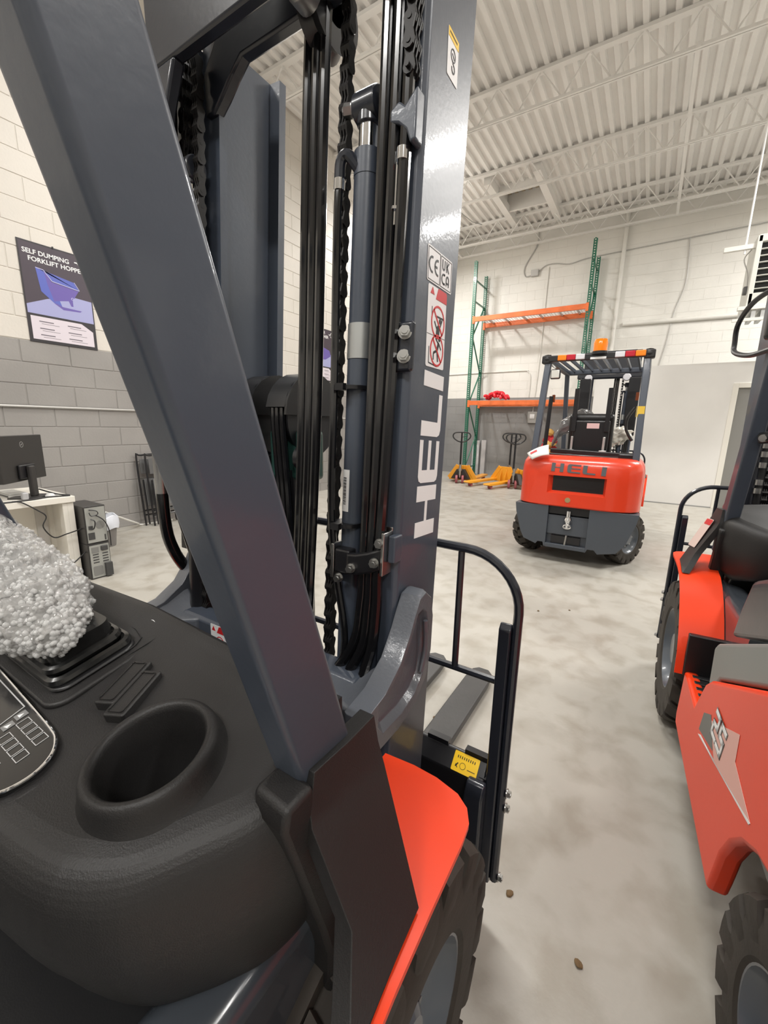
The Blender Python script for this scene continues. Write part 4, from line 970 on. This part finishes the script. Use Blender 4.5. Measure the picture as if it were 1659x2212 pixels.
# --- extras on the right-hand forklift
def extras_b(r):
    F = frame((-.5655, -.93, .43), (0, -1, 0), (0, 0, 1))
    def L(l): return [(-y - .93, z - .43) for y, z in l]
    # coordinates measured on the panel: x runs to the rear, y up
    q = flat([L([(-.975, .536), (-1.048, .577), (-1.126, .516), (-.955, .464)])], .0008).build('decal_dark', greyp, r, smooth=0, M=F)
    pale = mat('decal_pale', (.80, .42, .36), .4)
    flat([L([(-1.064, .569), (-1.295, .690), (-1.303, .622), (-1.456, .596), (-1.158, .506), (-1.115, .530)])], .0006).build('decal_fade', pale, r, smooth=0, M=F)
    flat([L([(-.955, .447), (-.984, .464), (-1.154, .503), (-1.455, .597), (-1.449, .588)])], .0010).build('decal_stripe', whitep, r, smooth=0, M=F)
    # stylised 25 laid along the slanted stripe
    def num(w):
        P = []
        def st(pts):
            for a, b in zip(pts, pts[1:]):
                a, b = Vector(a), Vector(b); t = (b - a).normalized() * w * .5; P.append(seg2(a - t, b + t, w))
        st([(.0, .075), (.040, .075), (.040, .040), (.0, .036), (.0, .002), (.044, .002)])
        st([(.108, .075), (.066, .075), (.066, .040), (.106, .040), (.106, .002), (.062, .002)])
        return [[(x + .25 * y, y) for x, y in p] for p in P]
    F2 = frame((-.5665, -1.085, .548), (0, -1, .02), (0, 0, 1))
    flat(num(.020), .0006).build('decal_number_outline', greyp, r, smooth=0, M=F2)
    flat(num(.012), .0014).build('decal_number', whitep, r, smooth=0, M=F2)
    lab = flat([rrect(0, .16, 0, .075, .004)]).build('warning_label', mat('label_cream', (.82, .80, .70), .5), r, smooth=0, M=frame(dp(-.30, -.235, .0645), (1, 0, 0), (0, 1, .23)))
    flat(annulus(.085, .042, .010, .030, 28), .0008).build('label_ring', mat('ring_yellow', (.75, .68, .03), .5), lab, smooth=0, M=Matrix.Translation((0, 0, .0008)))
    flat([seg2((.03 + i * .012, .008), (.037 + i * .012, .008), .002) for i in range(9)], .0009).build('label_print', greyp, lab, smooth=0, M=Matrix.Translation((0, 0, .0008)))
    cs = flat([rrect(0, .07, 0, .14, .005)]).build('danger_sticker', mat('sticker_pink', (.72, .55, .50), .4), r, smooth=0, M=frame((-.5620, -.172, .875), (.20, -.97, .06), (.42, .15, 1)))
    flat([rrect(.01, .068, .112, .137, .004)], .001).build('sticker_band', redp, cs, smooth=0, M=Matrix.Translation((0, 0, .0008)))
    # mirror on a bent tube and grab handle
    mi = MB().tube(spline([(-.47, -.46, 1.665), (-.50, -.32, 1.665), (-.52, -.16, 1.70), (-.52, -.12, 1.745), (-.52, -.13, 1.82), (-.50, -.25, 1.875), (-.44, -.40, 1.90)], 6), .0095, 10).build('mirror_bracket', black, r)
    MB().cbox((-.39, -.32, 1.775), (.16, .05, .12)).build('mirror', plastic2, mi, bevel=.018, seg=3)
    MB().cyl((-.435, -.44, 1.655), (-.435, -.47, 1.69), .02, 10).build('mirror_clamp', black, mi)
    MB().tube(spline([(-.43, -.375, 1.36), (-.40, -.40, 1.365), (-.34, -.44, 1.375), (-.25, -.45, 1.42), (-.18, -.44, 1.50)], 5), [.022] * 5 + [.019] * 16, 12).build('grab_handle', plastic2, r)
    MB().hexbolt((-.43, -.40, 1.36), (-.3, -1, 0), .011, .008).build('handle_bolt', zinc, r)
    MB().cyl((-.33, .12, .70), (-.33, .12, 1.62), .028, 16).build('tilt_cylinder', navyd, r)
    for z in (1.10, 1.14, 1.22, 1.27, 1.31): MB().cyl((-.30, .10, z), (-.30, .10, z + .025), .017, 14).build('hose_fitting', zinc, r)
    # clear plastic over the seat base
extras_b(B)
random.seed(9)
def crumple(pts, rad, amp, sc, sub, sq=(1, 1, 1), seed=0., cell=0):
    bm = bmesh.new(); bmesh.ops.create_icosphere(bm, subdivisions=sub, radius=1)
    P = [Vector(p) for p in pts]
    for v in bm.verts:
        d = v.co.normalized(); t = (d.x + 1) / 2 * (len(P) - 1); i = min(int(t), len(P) - 2); f = t - i
        c = P[i].lerp(P[i + 1], f); R = rad[i] * (1 - f) + rad[i + 1] * f
        p = Vector((d.x * .35 * R, d.y * R * sq[1], d.z * R * sq[2])) + c
        q = p * sc + Vector((seed, 0, 0))
        n_ = noise.fractal(q, .9, 2.1, 3); rg = 1 - 2 * abs(noise.noise(q * 1.7))
        o = amp * (n_ + .55 * rg)
        if cell:
            w = noise.voronoi(p * cell)[0][0] / 0.55; o += .0045 * math.sqrt(max(0, 1 - w * w))
        v.co = p + d * o
    me = bpy.data.meshes.new('wrap'); bm.to_mesh(me); bm.free()
    me.polygons.foreach_set('use_smooth', [True] * len(me.polygons)); return me
def film_material(name, base, wscale, strength=.9, alpha=.9, rough=.12, coat=1., spec=.5):
    m = bpy.data.materials.new(name); m.use_nodes = True; nt = m.node_tree; b = nt.nodes['Principled BSDF']
    b.inputs['Base Color'].default_value = (*base, 1); b.inputs['Roughness'].default_value = rough
    b.inputs['Alpha'].default_value = alpha; b.inputs['Coat Weight'].default_value = coat; b.inputs['Coat Roughness'].default_value = .04
    b.inputs['Specular IOR Level'].default_value = spec
    tc = nt.nodes.new('ShaderNodeTexCoord'); v = nt.nodes.new('ShaderNodeTexVoronoi'); v.inputs['Scale'].default_value = wscale
    nt.links.new(tc.outputs['Object'], v.inputs['Vector'])
    n = nt.nodes.new('ShaderNodeTexNoise'); n.inputs['Scale'].default_value = wscale * .6; n.inputs['Detail'].default_value = 5
    nt.links.new(tc.outputs['Object'], n.inputs['Vector'])
    a = nt.nodes.new('ShaderNodeMath'); a.operation = 'SUBTRACT'
    nt.links.new(n.outputs['Fac'], a.inputs[0]); nt.links.new(v.outputs['Distance'], a.inputs[1])
    p = nt.nodes.new('ShaderNodeBump'); p.inputs['Strength'].default_value = strength; p.inputs['Distance'].default_value = .006
    nt.links.new(a.outputs[0], p.inputs['Height']); nt.links.new(p.outputs['Normal'], b.inputs['Normal']); nt.links.new(p.outputs['Normal'], b.inputs['Coat Normal'])
    return m
bw = film_material('bubble_wrap_film', (.66, .65, .63), 90, .5, .5)
me = crumple([(-1.40, .25, 1.13), (-1.22, .255, 1.115), (-1.0, .255, 1.075), (-.83, .24, 1.055), (-.73, .232, 1.048)], [.085, .09, .082, .07, .05], .020, 13, 7, (1, 1.0, .8), 0, 70)
me.materials.append(bw); o = obj('bubble_wrap', me); tag(o, 'crumpled clear bubble wrap bundled over the levers on the near black dash', 'bubble wrap')
random.seed(31)
tb = bmesh.new(); bmesh.ops.create_icosphere(tb, subdivisions=1, radius=1); tv = [v.co.copy() for v in tb.verts]; tf = [tuple(v.index for v in f.verts) for f in tb.faces]; tb.free()
b = MB(); vis_ = [v for v in me.vertices if v.co.x > -1.32]
for v in random.sample(vis_, min(1500, len(vis_))):
    n_ = v.normal; rad = random.uniform(.0032, .0055)
    b.add([v.co + n_ * .0006 + t * rad for t in tv], tf)
q = b.build('bubble', mat('bubble_film', (.86, .86, .85), .06, alpha=.45, coat=1.), o, smooth=180, fix=False); q['kind'] = 'stuff'
clear = film_material('grey_plastic_film', (.05, .05, .055), 7, .25, 1.0, .32, .12, .3)
wr = film_material('clear_wrap', (.22, .22, .22), 26, .7, .7)
me = crumple([(-.92, 5.25, 1.18), (-.86, 5.22, 1.38), (-.66, 5.2, 1.50), (-.48, 5.22, 1.40), (-.42, 5.25, 1.20)], [.08, .10, .09, .10, .08], .02, 9, 5, (1, .8, 1), 3)
me.materials.append(wr); tag(obj('plastic_wrap', me), 'wrinkled clear plastic wrap over the seat of the far red forklift', 'plastic wrap')
me = crumple([(-.44, 5.35, 1.20), (-.36, 5.35, 1.28), (-.26, 5.35, 1.33), (-.16, 5.35, 1.36)], [.06, .09, .08, .03], .035, 12, 5, (1, .7, 1), 8)
me.materials.append(film_material('white_wrap', (.70, .67, .60), 30, .6, 1.0)); tag(obj('plastic_wrap', me), 'crumpled whitish wrapped bundle beside the seat of far forklift, right of it', 'plastic wrap')
b = MB(); Rz = Matrix.Rotation(math.radians(3), 3, 'Z')
def bw_(p): q = Rz @ Vector(p); return (q.x + .765, q.y + 2.48, q.z)
pts = [(-.95, .79), (-.985, .90), (-1.03, .99), (-1.12, 1.025), (-1.40, 1.10), (-1.61, 1.16), (-1.61, 1.05), (-1.26, .92)]
rings = []
for x, k in ((-.535, -.012), (-.525, .0), (-.50, .008), (-.2, .012), (.2, .012), (.50, .008), (.525, 0), (.535, -.012)):
    rings.append([(x, y, z + (k if 0 < i < 6 else 0)) for i, (y, z) in enumerate(pts)])
b.loft(rings).xf(lambda x, y, z: bw_((x, y, z)))
o = b.build('plastic_cover', clear, smooth=25, bevel=.01); tag(o, 'dark grey glossy plastic sheet wrapped over the hood of right forklift', 'plastic cover')
m_ = o.modifiers.new('sub', 'SUBSURF'); m_.subdivision_type = 'SIMPLE'; m_.levels = m_.render_levels = 3
# delivery note on the far forklift
b = MB(); n = 10; v = []
for i in range(n):
    for j in range(6):
        u, w = i / (n - 1), j / 5      # u along the sheet, w from lower edge to upper edge
        lo_ = Vector((-.985, 4.425, 1.06)).lerp(Vector((-.825, 4.425, 1.118)), u); hi_ = Vector((-1.06, 4.50, 1.118)).lerp(Vector((-.86, 4.54, 1.215)), u)
        q = lo_.lerp(hi_, w) + Vector((0, -.02, .012)) * math.sin(PI * u) - Vector((0, .018, .0)) * math.sin(PI * w)
        v.append(tuple(q))
b.add(v, [(i * 6 + j, (i + 1) * 6 + j, (i + 1) * 6 + j + 1, i * 6 + j + 1) for i in range(n - 1) for j in range(5)])
o = b.build('paper_sheet', mat('paper_white', (.80, .79, .76), .6), smooth=60); s_ = o.modifiers.new('solid', 'SOLIDIFY'); s_.thickness = .0015
tag(o, 'curled white paper sheet lying on the counterweight of far red forklift', 'paper')
def pv(i, j): return (v[i * 6 + j][0], v[i * 6 + j][1] - .006, v[i * 6 + j][2] + .004)
MB().add([pv(1, 3), pv(4, 3), pv(4, 4), pv(1, 4)], [(0, 1, 2, 3)]).build('paper_print', redp, o, smooth=0)

# ------------------------------------------------------------------ left wall side: posters, desk, computers, bin, chairs
def poster(y0, z0, lines, label, kind):
    m1 = mat('poster_plum', (.060, .045, .062), .4); m2 = mat('poster_lilac', (.36, .37, .62), .4); m3 = mat('poster_pale', (.70, .64, .70), .4); mbk = mat('poster_edge', (.03, .027, .032), .4)
    r = MB().box(0, .006, 0, .64, 0, .985).build('poster', mbk, None, smooth=0); r.location = (XL + .003, y0, z0); tag(r, label, 'poster')
    F = frame((.0062, 0, 0), (0, 1, 0), (0, 0, 1)); up = lambda k: F @ Matrix.Translation((0, 0, .0009 * k))
    flat([[(.012, .30), (.628, .30), (.628, .97), (.012, .97)]], .0008).build('print_ground', m1, r, smooth=0, M=up(0))
    flat([[(.012, .285), (.628, .285), (.628, .52), (.44, .53), (.20, .455), (.012, .37)]], .0008).build('print_floor', m2, r, smooth=0, M=up(1))
    flat([[(.03, .03), (.61, .03), (.61, .19), (.50, .262), (.03, .262)]], .0008).build('print_text_panel', m3, r, smooth=0, M=up(1))
    g = []
    for cx, cy in ((.10, .215), (.10, .145), (.10, .08), (.36, .215), (.36, .145), (.36, .08)):
        g += [seg2((cx, cy), (cx + .13, cy), .010), seg2((cx + .02, cy - .022), (cx + .18, cy - .022), .004)]
    flat(g, .0005).build('print_small_text', mat('poster_ink', (.16, .14, .17), .5), r, smooth=0, M=up(2))
    b1, b2, b3 = mat('hopper_blue', (.10, .13, .48), .4), mat('hopper_violet', (.14, .10, .38), .4), mat('hopper_rim', (.45, .45, .70), .4)
    if kind == 'hopper':
        flat([[(.13, .745), (.155, .52), (.27, .42), (.34, .38), (.27, .60), (.20, .735)]], .0006).build('print_hopper_side', b1, r, smooth=0, M=up(2))
        flat([[(.20, .735), (.26, .635), (.51, .605), (.44, .49), (.44, .43), (.42, .43), (.40, .48), (.27, .45), (.27, .43), (.34, .405), (.52, .40), (.50, .385), (.34, .375), (.27, .42), (.22, .60)]], .0007).build('print_hopper_front', b2, r, smooth=0, M=up(2))
        flat([[(.15, .74), (.47, .685), (.51, .615), (.27, .64), (.21, .735)]], .0008).build('print_hopper_mouth', b1, r, smooth=0, M=up(2))
        flat([seg2((.13, .745), (.20, .737), .008), seg2((.20, .735), (.265, .645), .008), seg2((.265, .645), (.52, .612), .008), seg2((.52, .612), (.475, .688), .006)] + annulus(.44, .51, .008, .014, 12), .0010).build('print_hopper_rim', b3, r, smooth=0, M=up(2))
    else:
        flat([[(.10, .55), (.30, .65), (.52, .60), (.56, .50), (.40, .42), (.18, .40)]], .0006).build('print_picture', b2, r, smooth=0, M=up(2))
    for s, x, z, sz in lines: text('print_title', s, sz, whitep, r, F @ Matrix.Translation((x, z, .0016)), bold=.0012)
    flat([seg2((.53, .885), (.575, .94), .012), seg2((.575, .94), (.62, .885), .012), seg2((.55, .875), (.60, .83), .010)] + [seg2((.50, .90), (.56, .90), .012)], .0008).build('print_logo', whitep, r, smooth=0, M=up(2))
    MB().cbox((.008, .31, .985), (.012, .012, .02)).build('poster_clip', black, r, smooth=0)
poster(1.922, 2.165, (('SELF DUMPING', .035, .868, .062), ('FORKLIFT HOPPER', .075, .800, .062)), 'dark poster of a blue hopper on the left block wall beside the slate pillar', 'hopper')
poster(6.30, 2.20, (('EER', .27, .895, .075), ('NCHER', .24, .820, .075)), 'dark poster glimpsed between the black hoses and chain of the near mast', 'other')
def desk():
    r = empty('desk', (-4.44, .9, 0), 0, 'white desk against the left wall with monitors on top', 'desk')
    MB().box(-.42, .40, -1.3, .625, .685, .735).build('desktop', white_paint, r, bevel=.003)
    MB().box(-.40, .38, .57, .615, 0, .685).build('side_panel', white_paint, r, bevel=.002)
    MB().box(.30, .38, .535, .57, .0, .685).build('front_post', white_paint, r, bevel=.002)
    MB().box(-.40, .38, -1.28, -1.24, 0, .685).build('side_panel', white_paint, r, bevel=.002)
    MB().box(.04, .06, -1.24, .60, .24, .685).build('modesty_panel', white_paint, r, smooth=0)
    MB().box(.06, .075, .44, .52, .24, .685).build('panel_strip', mat('panel_grey', (.55, .53, .50), .5), r, smooth=0)
desk()
def monitor(x, y, rz, label, w=.54, h=.36):
    r = empty('monitor', (x, y, .735), rz, label, 'monitor', 'monitors on the white desk')
    MB().prism(rrect(-w / 2, w / 2, .14, .14 + h, .006, 3), 'y', -.022, .012).build('screen_housing', mat('monitor_grey', (.030, .028, .027), .42), r, bevel=.004)
    MB().box(-w / 2 + .008, w / 2 - .008, -.0235, -.022, .15, .132 + h).build('screen', mat('screen_black', (.01, .01, .012), .1), r, smooth=0)
    MB().box(-.10, .10, .012, .035, .16, .27).build('rear_boss', mat('monitor_dark', (.012, .012, .014), .4), r, bevel=.008)
    MB().box(-.035, .035, .035, .07, .01, .26).build('stand_arm', MATS['monitor_grey'], r, bevel=.01)
    MB().prism(rrect(-.12, .12, -.08, .12, .01, 3), 'z', .0, .012).build('stand_base', MATS['monitor_grey'], r, bevel=.003)
    lg = annulus(0, 0, .019, .023, 24) + [seg2((-.010, -.006), (.010, .006), .006)]
    flat(lg, .0008).build('round_logo', mat('logo_silver', (.5, .5, .5), .3, .6), r, smooth=0, M=frame((0, .0122, .14 + h * .80), (-1, 0, 0), (0, 0, 1)))
    return r
monitor(-4.25, 1.275, math.radians(-47), 'black monitor seen from behind on the end of white desk')
monitor(-4.25, .88, math.radians(-60), 'black monitor seen from behind, cut off by left frame edge')
o = MB().box(-4.62, -4.30, 1.17, 1.30, .736, .752).box(-4.60, -4.32, 1.18, 1.29, .752, .766).build('keyboard', mat('keyboard_pale', (.60, .59, .56), .5), bevel=.004); tag(o, 'pale keyboard lying on the white desk behind the monitor', 'keyboard')
MB().box(-4.60, -4.32, 1.168, 1.17, .738, .750).build('key_row', black, o, smooth=0)
o = MB().lathe([(.001, .036), (.03, .03), (.045, .01), (.042, 0)], (-4.14, 1.40, .736), 'z', 16).build('mouse', mat('mouse_white', (.80, .80, .78), .35)); tag(o, 'white rounded mouse on the desk edge by monitor stand', 'mouse')
o = MB().cbox((-4.13, 1.22, .765), (.05, .04, .055)).build('plug_adapter', mat('adapter_grey', (.45, .45, .46), .3), bevel=.008); tag(o, 'small grey plug adapter on the desk among cables', 'adapter')
cab = mat('black_cable', (.015, .015, .015), .5)
def cable(pts, label, r_=.006): return tag(MB().tube(spline(pts, 6), r_, 6).build('cable', cab), label, 'cable')
cable([(-4.20, 1.34, .80), (-4.10, 1.42, .76), (-4.06, 1.50, .742), (-4.10, 1.36, .742), (-4.05, 1.22, .742), (-4.045, .9, .742), (-4.06, .6, .742)], 'black cable lying along front edge of white desk top')
cable([(-4.06, 1.12, .742), (-4.03, 1.16, .735), (-4.02, 1.25, .66), (-4.015, 1.30, .60), (-4.01, 1.27, .52), (-4.01, 1.33, .42), (-4.01, 1.42, .43), (-4.0, 1.53, .455)], 'black cable hanging in a loop below desk edge toward the computers', .005)
cable([(-4.0, 1.30, .10), (-4.0, 1.42, .16), (-3.99, 1.53, .25)], 'short black cable running from under the desk to lower computer', .005)
def tower(z, label, depth, top):
    r = empty('computer_tower', (-3.945, 1.617, z), 0, label, 'computer', 'computers stacked beside the desk')
    h = .315 if not top else .33
    MB().box(-depth, 0, -.085, .085, 0, h).build('case', mat('pc_black', (.03, .028, .027), .4), r, bevel=.004)
    bp = MB().box(0, .004, -.075, .078, .012, h - .012).build('back_plate', mat('pc_steel', (.42, .43, .41), .4, .5), r, smooth=0)
    dk = mat('pc_dark', (.05, .05, .05), .6); pg = mat('pc_mesh', (.20, .20, .19), .6)
    if top:
        MB().cyl((.004, .03, .16), (.006, .03, .16), .036, 24).build('fan_grille', pg, bp)
        MB().box(.004, .008, -.068, -.02, .04, .10).box(.004, .012, -.06, -.03, .13, .16).build('port_block', dk, bp, smooth=0)
        MB().tube(spline([(.01, -.045, .30), (.03, .0, .29), (.03, .01, .26), (.03, -.04, .25), (.02, -.05, .28)], 5), .004, 6).tube(spline([(.01, -.04, .22), (.035, -.02, .2), (.03, -.03, .14), (.01, -.05, .13)], 5), .0045, 6).tube(spline([(.01, .0, .25), (.03, .05, .2), (.03, .085, .1), (.02, .09, -.04)], 5), .005, 6).build('rear_cable', black, bp)
        MB().box(.004, .007, .055, .065, .02, .07).build('vent_slot', dk, bp, smooth=0)
    else:
        MB().box(.004, .007, -.06, -.005, .235, .285).build('vent_mesh', pg, bp, smooth=0)
        MB().box(.004, .02, .012, .065, .245, .29).build('power_socket', dk, bp, bevel=.006)
        for i in range(4):
            for y0 in (-.055, .02): MB().box(.004, .006, y0, y0 + .045, .215 - i * .024, .225 - i * .024).build('slot_cover', dk, bp, smooth=0)
        MB().prism(rrect(-.062, .012, .03, .115, .012, 3), 'x', .004, .007).build('fan_grille', pg, bp, smooth=0)
        MB().box(.004, .03, .028, .082, .012, .13).build('side_shade', dk, bp, smooth=0)
tower(.0, 'black computer tower on floor by the desk, lower of the stacked two', .40, False)
tower(.317, 'black computer tower with loose cables, upper of the stacked two', .36, True)
def bin_():
    r = empty('waste_bin', (-4.95, 2.10, 0), 0, 'small waste bin with white bag liner behind the computer towers', 'bin')
    MB().lathe([(.001, 0), (.10, 0), (.135, .32), (.128, .32), (.095, .01), (.001, .01)], n=24).build('bin_body', mat('bin_dark', (.20, .19, .18), .5), r)
    b = MB(); rg = []
    for rr, z in ((.138, .20), (.146, .25), (.145, .30), (.140, .335), (.125, .34), (.11, .27)):
        rg.append([(rr * (1 + .04 * math.sin(5 * t + z * 30)) * math.cos(t), rr * (1 + .04 * math.sin(7 * t)) * math.sin(t), z + .012 * math.sin(4 * t)) for t in [2 * PI * k / 32 for k in range(32)]])
    b.loft(rg, False).build('bag_liner', mat('bag_white', (.75, .78, .85), .35), r)
bin_()
o = MB().tube(spline([(-5.02, 2.16, .36), (-5.25, 2.42, .22), (-5.48, 2.72, .06), (-5.55, 2.82, .012), (-5.5, 3.2, .012)], 6), .012, 8).build('rope', mat('cord_white', (.75, .74, .70), .5))
tag(o, 'white rope slanting from the waste bin down to the floor by the grey wall', 'rope')
def folding_chair(x, y, lean, label):
    r = empty('folding_chair', (x, y, 0), 0, label, 'chair', 'folding chairs leaning on the left wall')
    fm = black; h = .92; w = .43; t = lean
    def p(u, z, d=0): return (-z * t + d, u, z)
    fr = [p(-w / 2, .0), p(-w / 2, h - .06), p(-w / 2 + .06, h), p(w / 2 - .06, h), p(w / 2, h - .06), p(w / 2, .0)]
    MB().tube(spline(fr, 5), .012, 8).build('front_frame', fm, r)
    MB().tube([p(-w / 2 + .03, .02, .035), p(-w / 2 + .03, .60, .03), p(w / 2 - .03, .60, .03), p(w / 2 - .03, .02, .035)], .011, 8).build('rear_frame', fm, r)
    MB().loft([[p(-w / 2 + .03, .68), p(w / 2 - .03, .68), p(w / 2 - .03, .68, .012), p(-w / 2 + .03, .68, .012)], [p(-w / 2 + .03, h - .05), p(w / 2 - .03, h - .05), p(w / 2 - .03, h - .05, .012), p(-w / 2 + .03, h - .05, .012)]]).build('backrest', mat('chair_pad', (.10, .10, .10), .5), r, bevel=.004)
    MB().loft([[p(-w / 2 + .04, .26, .02), p(w / 2 - .04, .26, .02), p(w / 2 - .04, .26, .045), p(-w / 2 + .04, .26, .045)], [p(-w / 2 + .04, .62, .02), p(w / 2 - .04, .62, .02), p(w / 2 - .04, .62, .045), p(-w / 2 + .04, .62, .045)]]).build('seat', mat('chair_seat', (.14, .14, .14), .5), r, bevel=.006)
    for z in (.14, .2): MB().tube([p(-w / 2, z), p(w / 2, z)], .009, 8).build('rung', fm, r)
    MB().loft([[p(.05, .46, .047), p(.11, .46, .047), p(.11, .52, .047), p(.05, .52, .047)], [p(.05, .46, .049), p(.11, .46, .049), p(.11, .52, .049), p(.05, .52, .049)]]).build('chair_label', whitep, r, smooth=0)
folding_chair(-5.50, 3.06, .10, 'black folding chair at the back of the pair against the left wall')
folding_chair(-5.40, 3.12, .10, 'black folding chair in front of another, leaning by the left wall')
random.seed(4)
for k, (x, y) in enumerate(((-.62, 2.08), (-.95, 1.98), (-.70, 1.62), (-.55, 3.15), (-.35, 3.3), (-.40, 1.62), (-.18, 1.05), (.02, .98))):
    bm = bmesh.new(); bmesh.ops.create_icosphere(bm, subdivisions=2, radius=.007 + .004 * random.random())
    for v in bm.verts: v.co *= 1 + .5 * noise.noise(v.co * 90 + Vector((k * 3, 0, 0))); 
    for v in bm.verts: v.co.z = max(v.co.z * .4, -.003)
    me = bpy.data.meshes.new('debris'); bm.to_mesh(me); bm.free(); me.materials.append(mat('leaf_brown', (.16, .10, .045), .8))
    o = obj('floor_crumb', me); o.location = (x, y, .0035); tag(o, 'tiny brown crumb of debris lying on the pale concrete floor', 'debris', 'brown crumbs on the concrete floor')
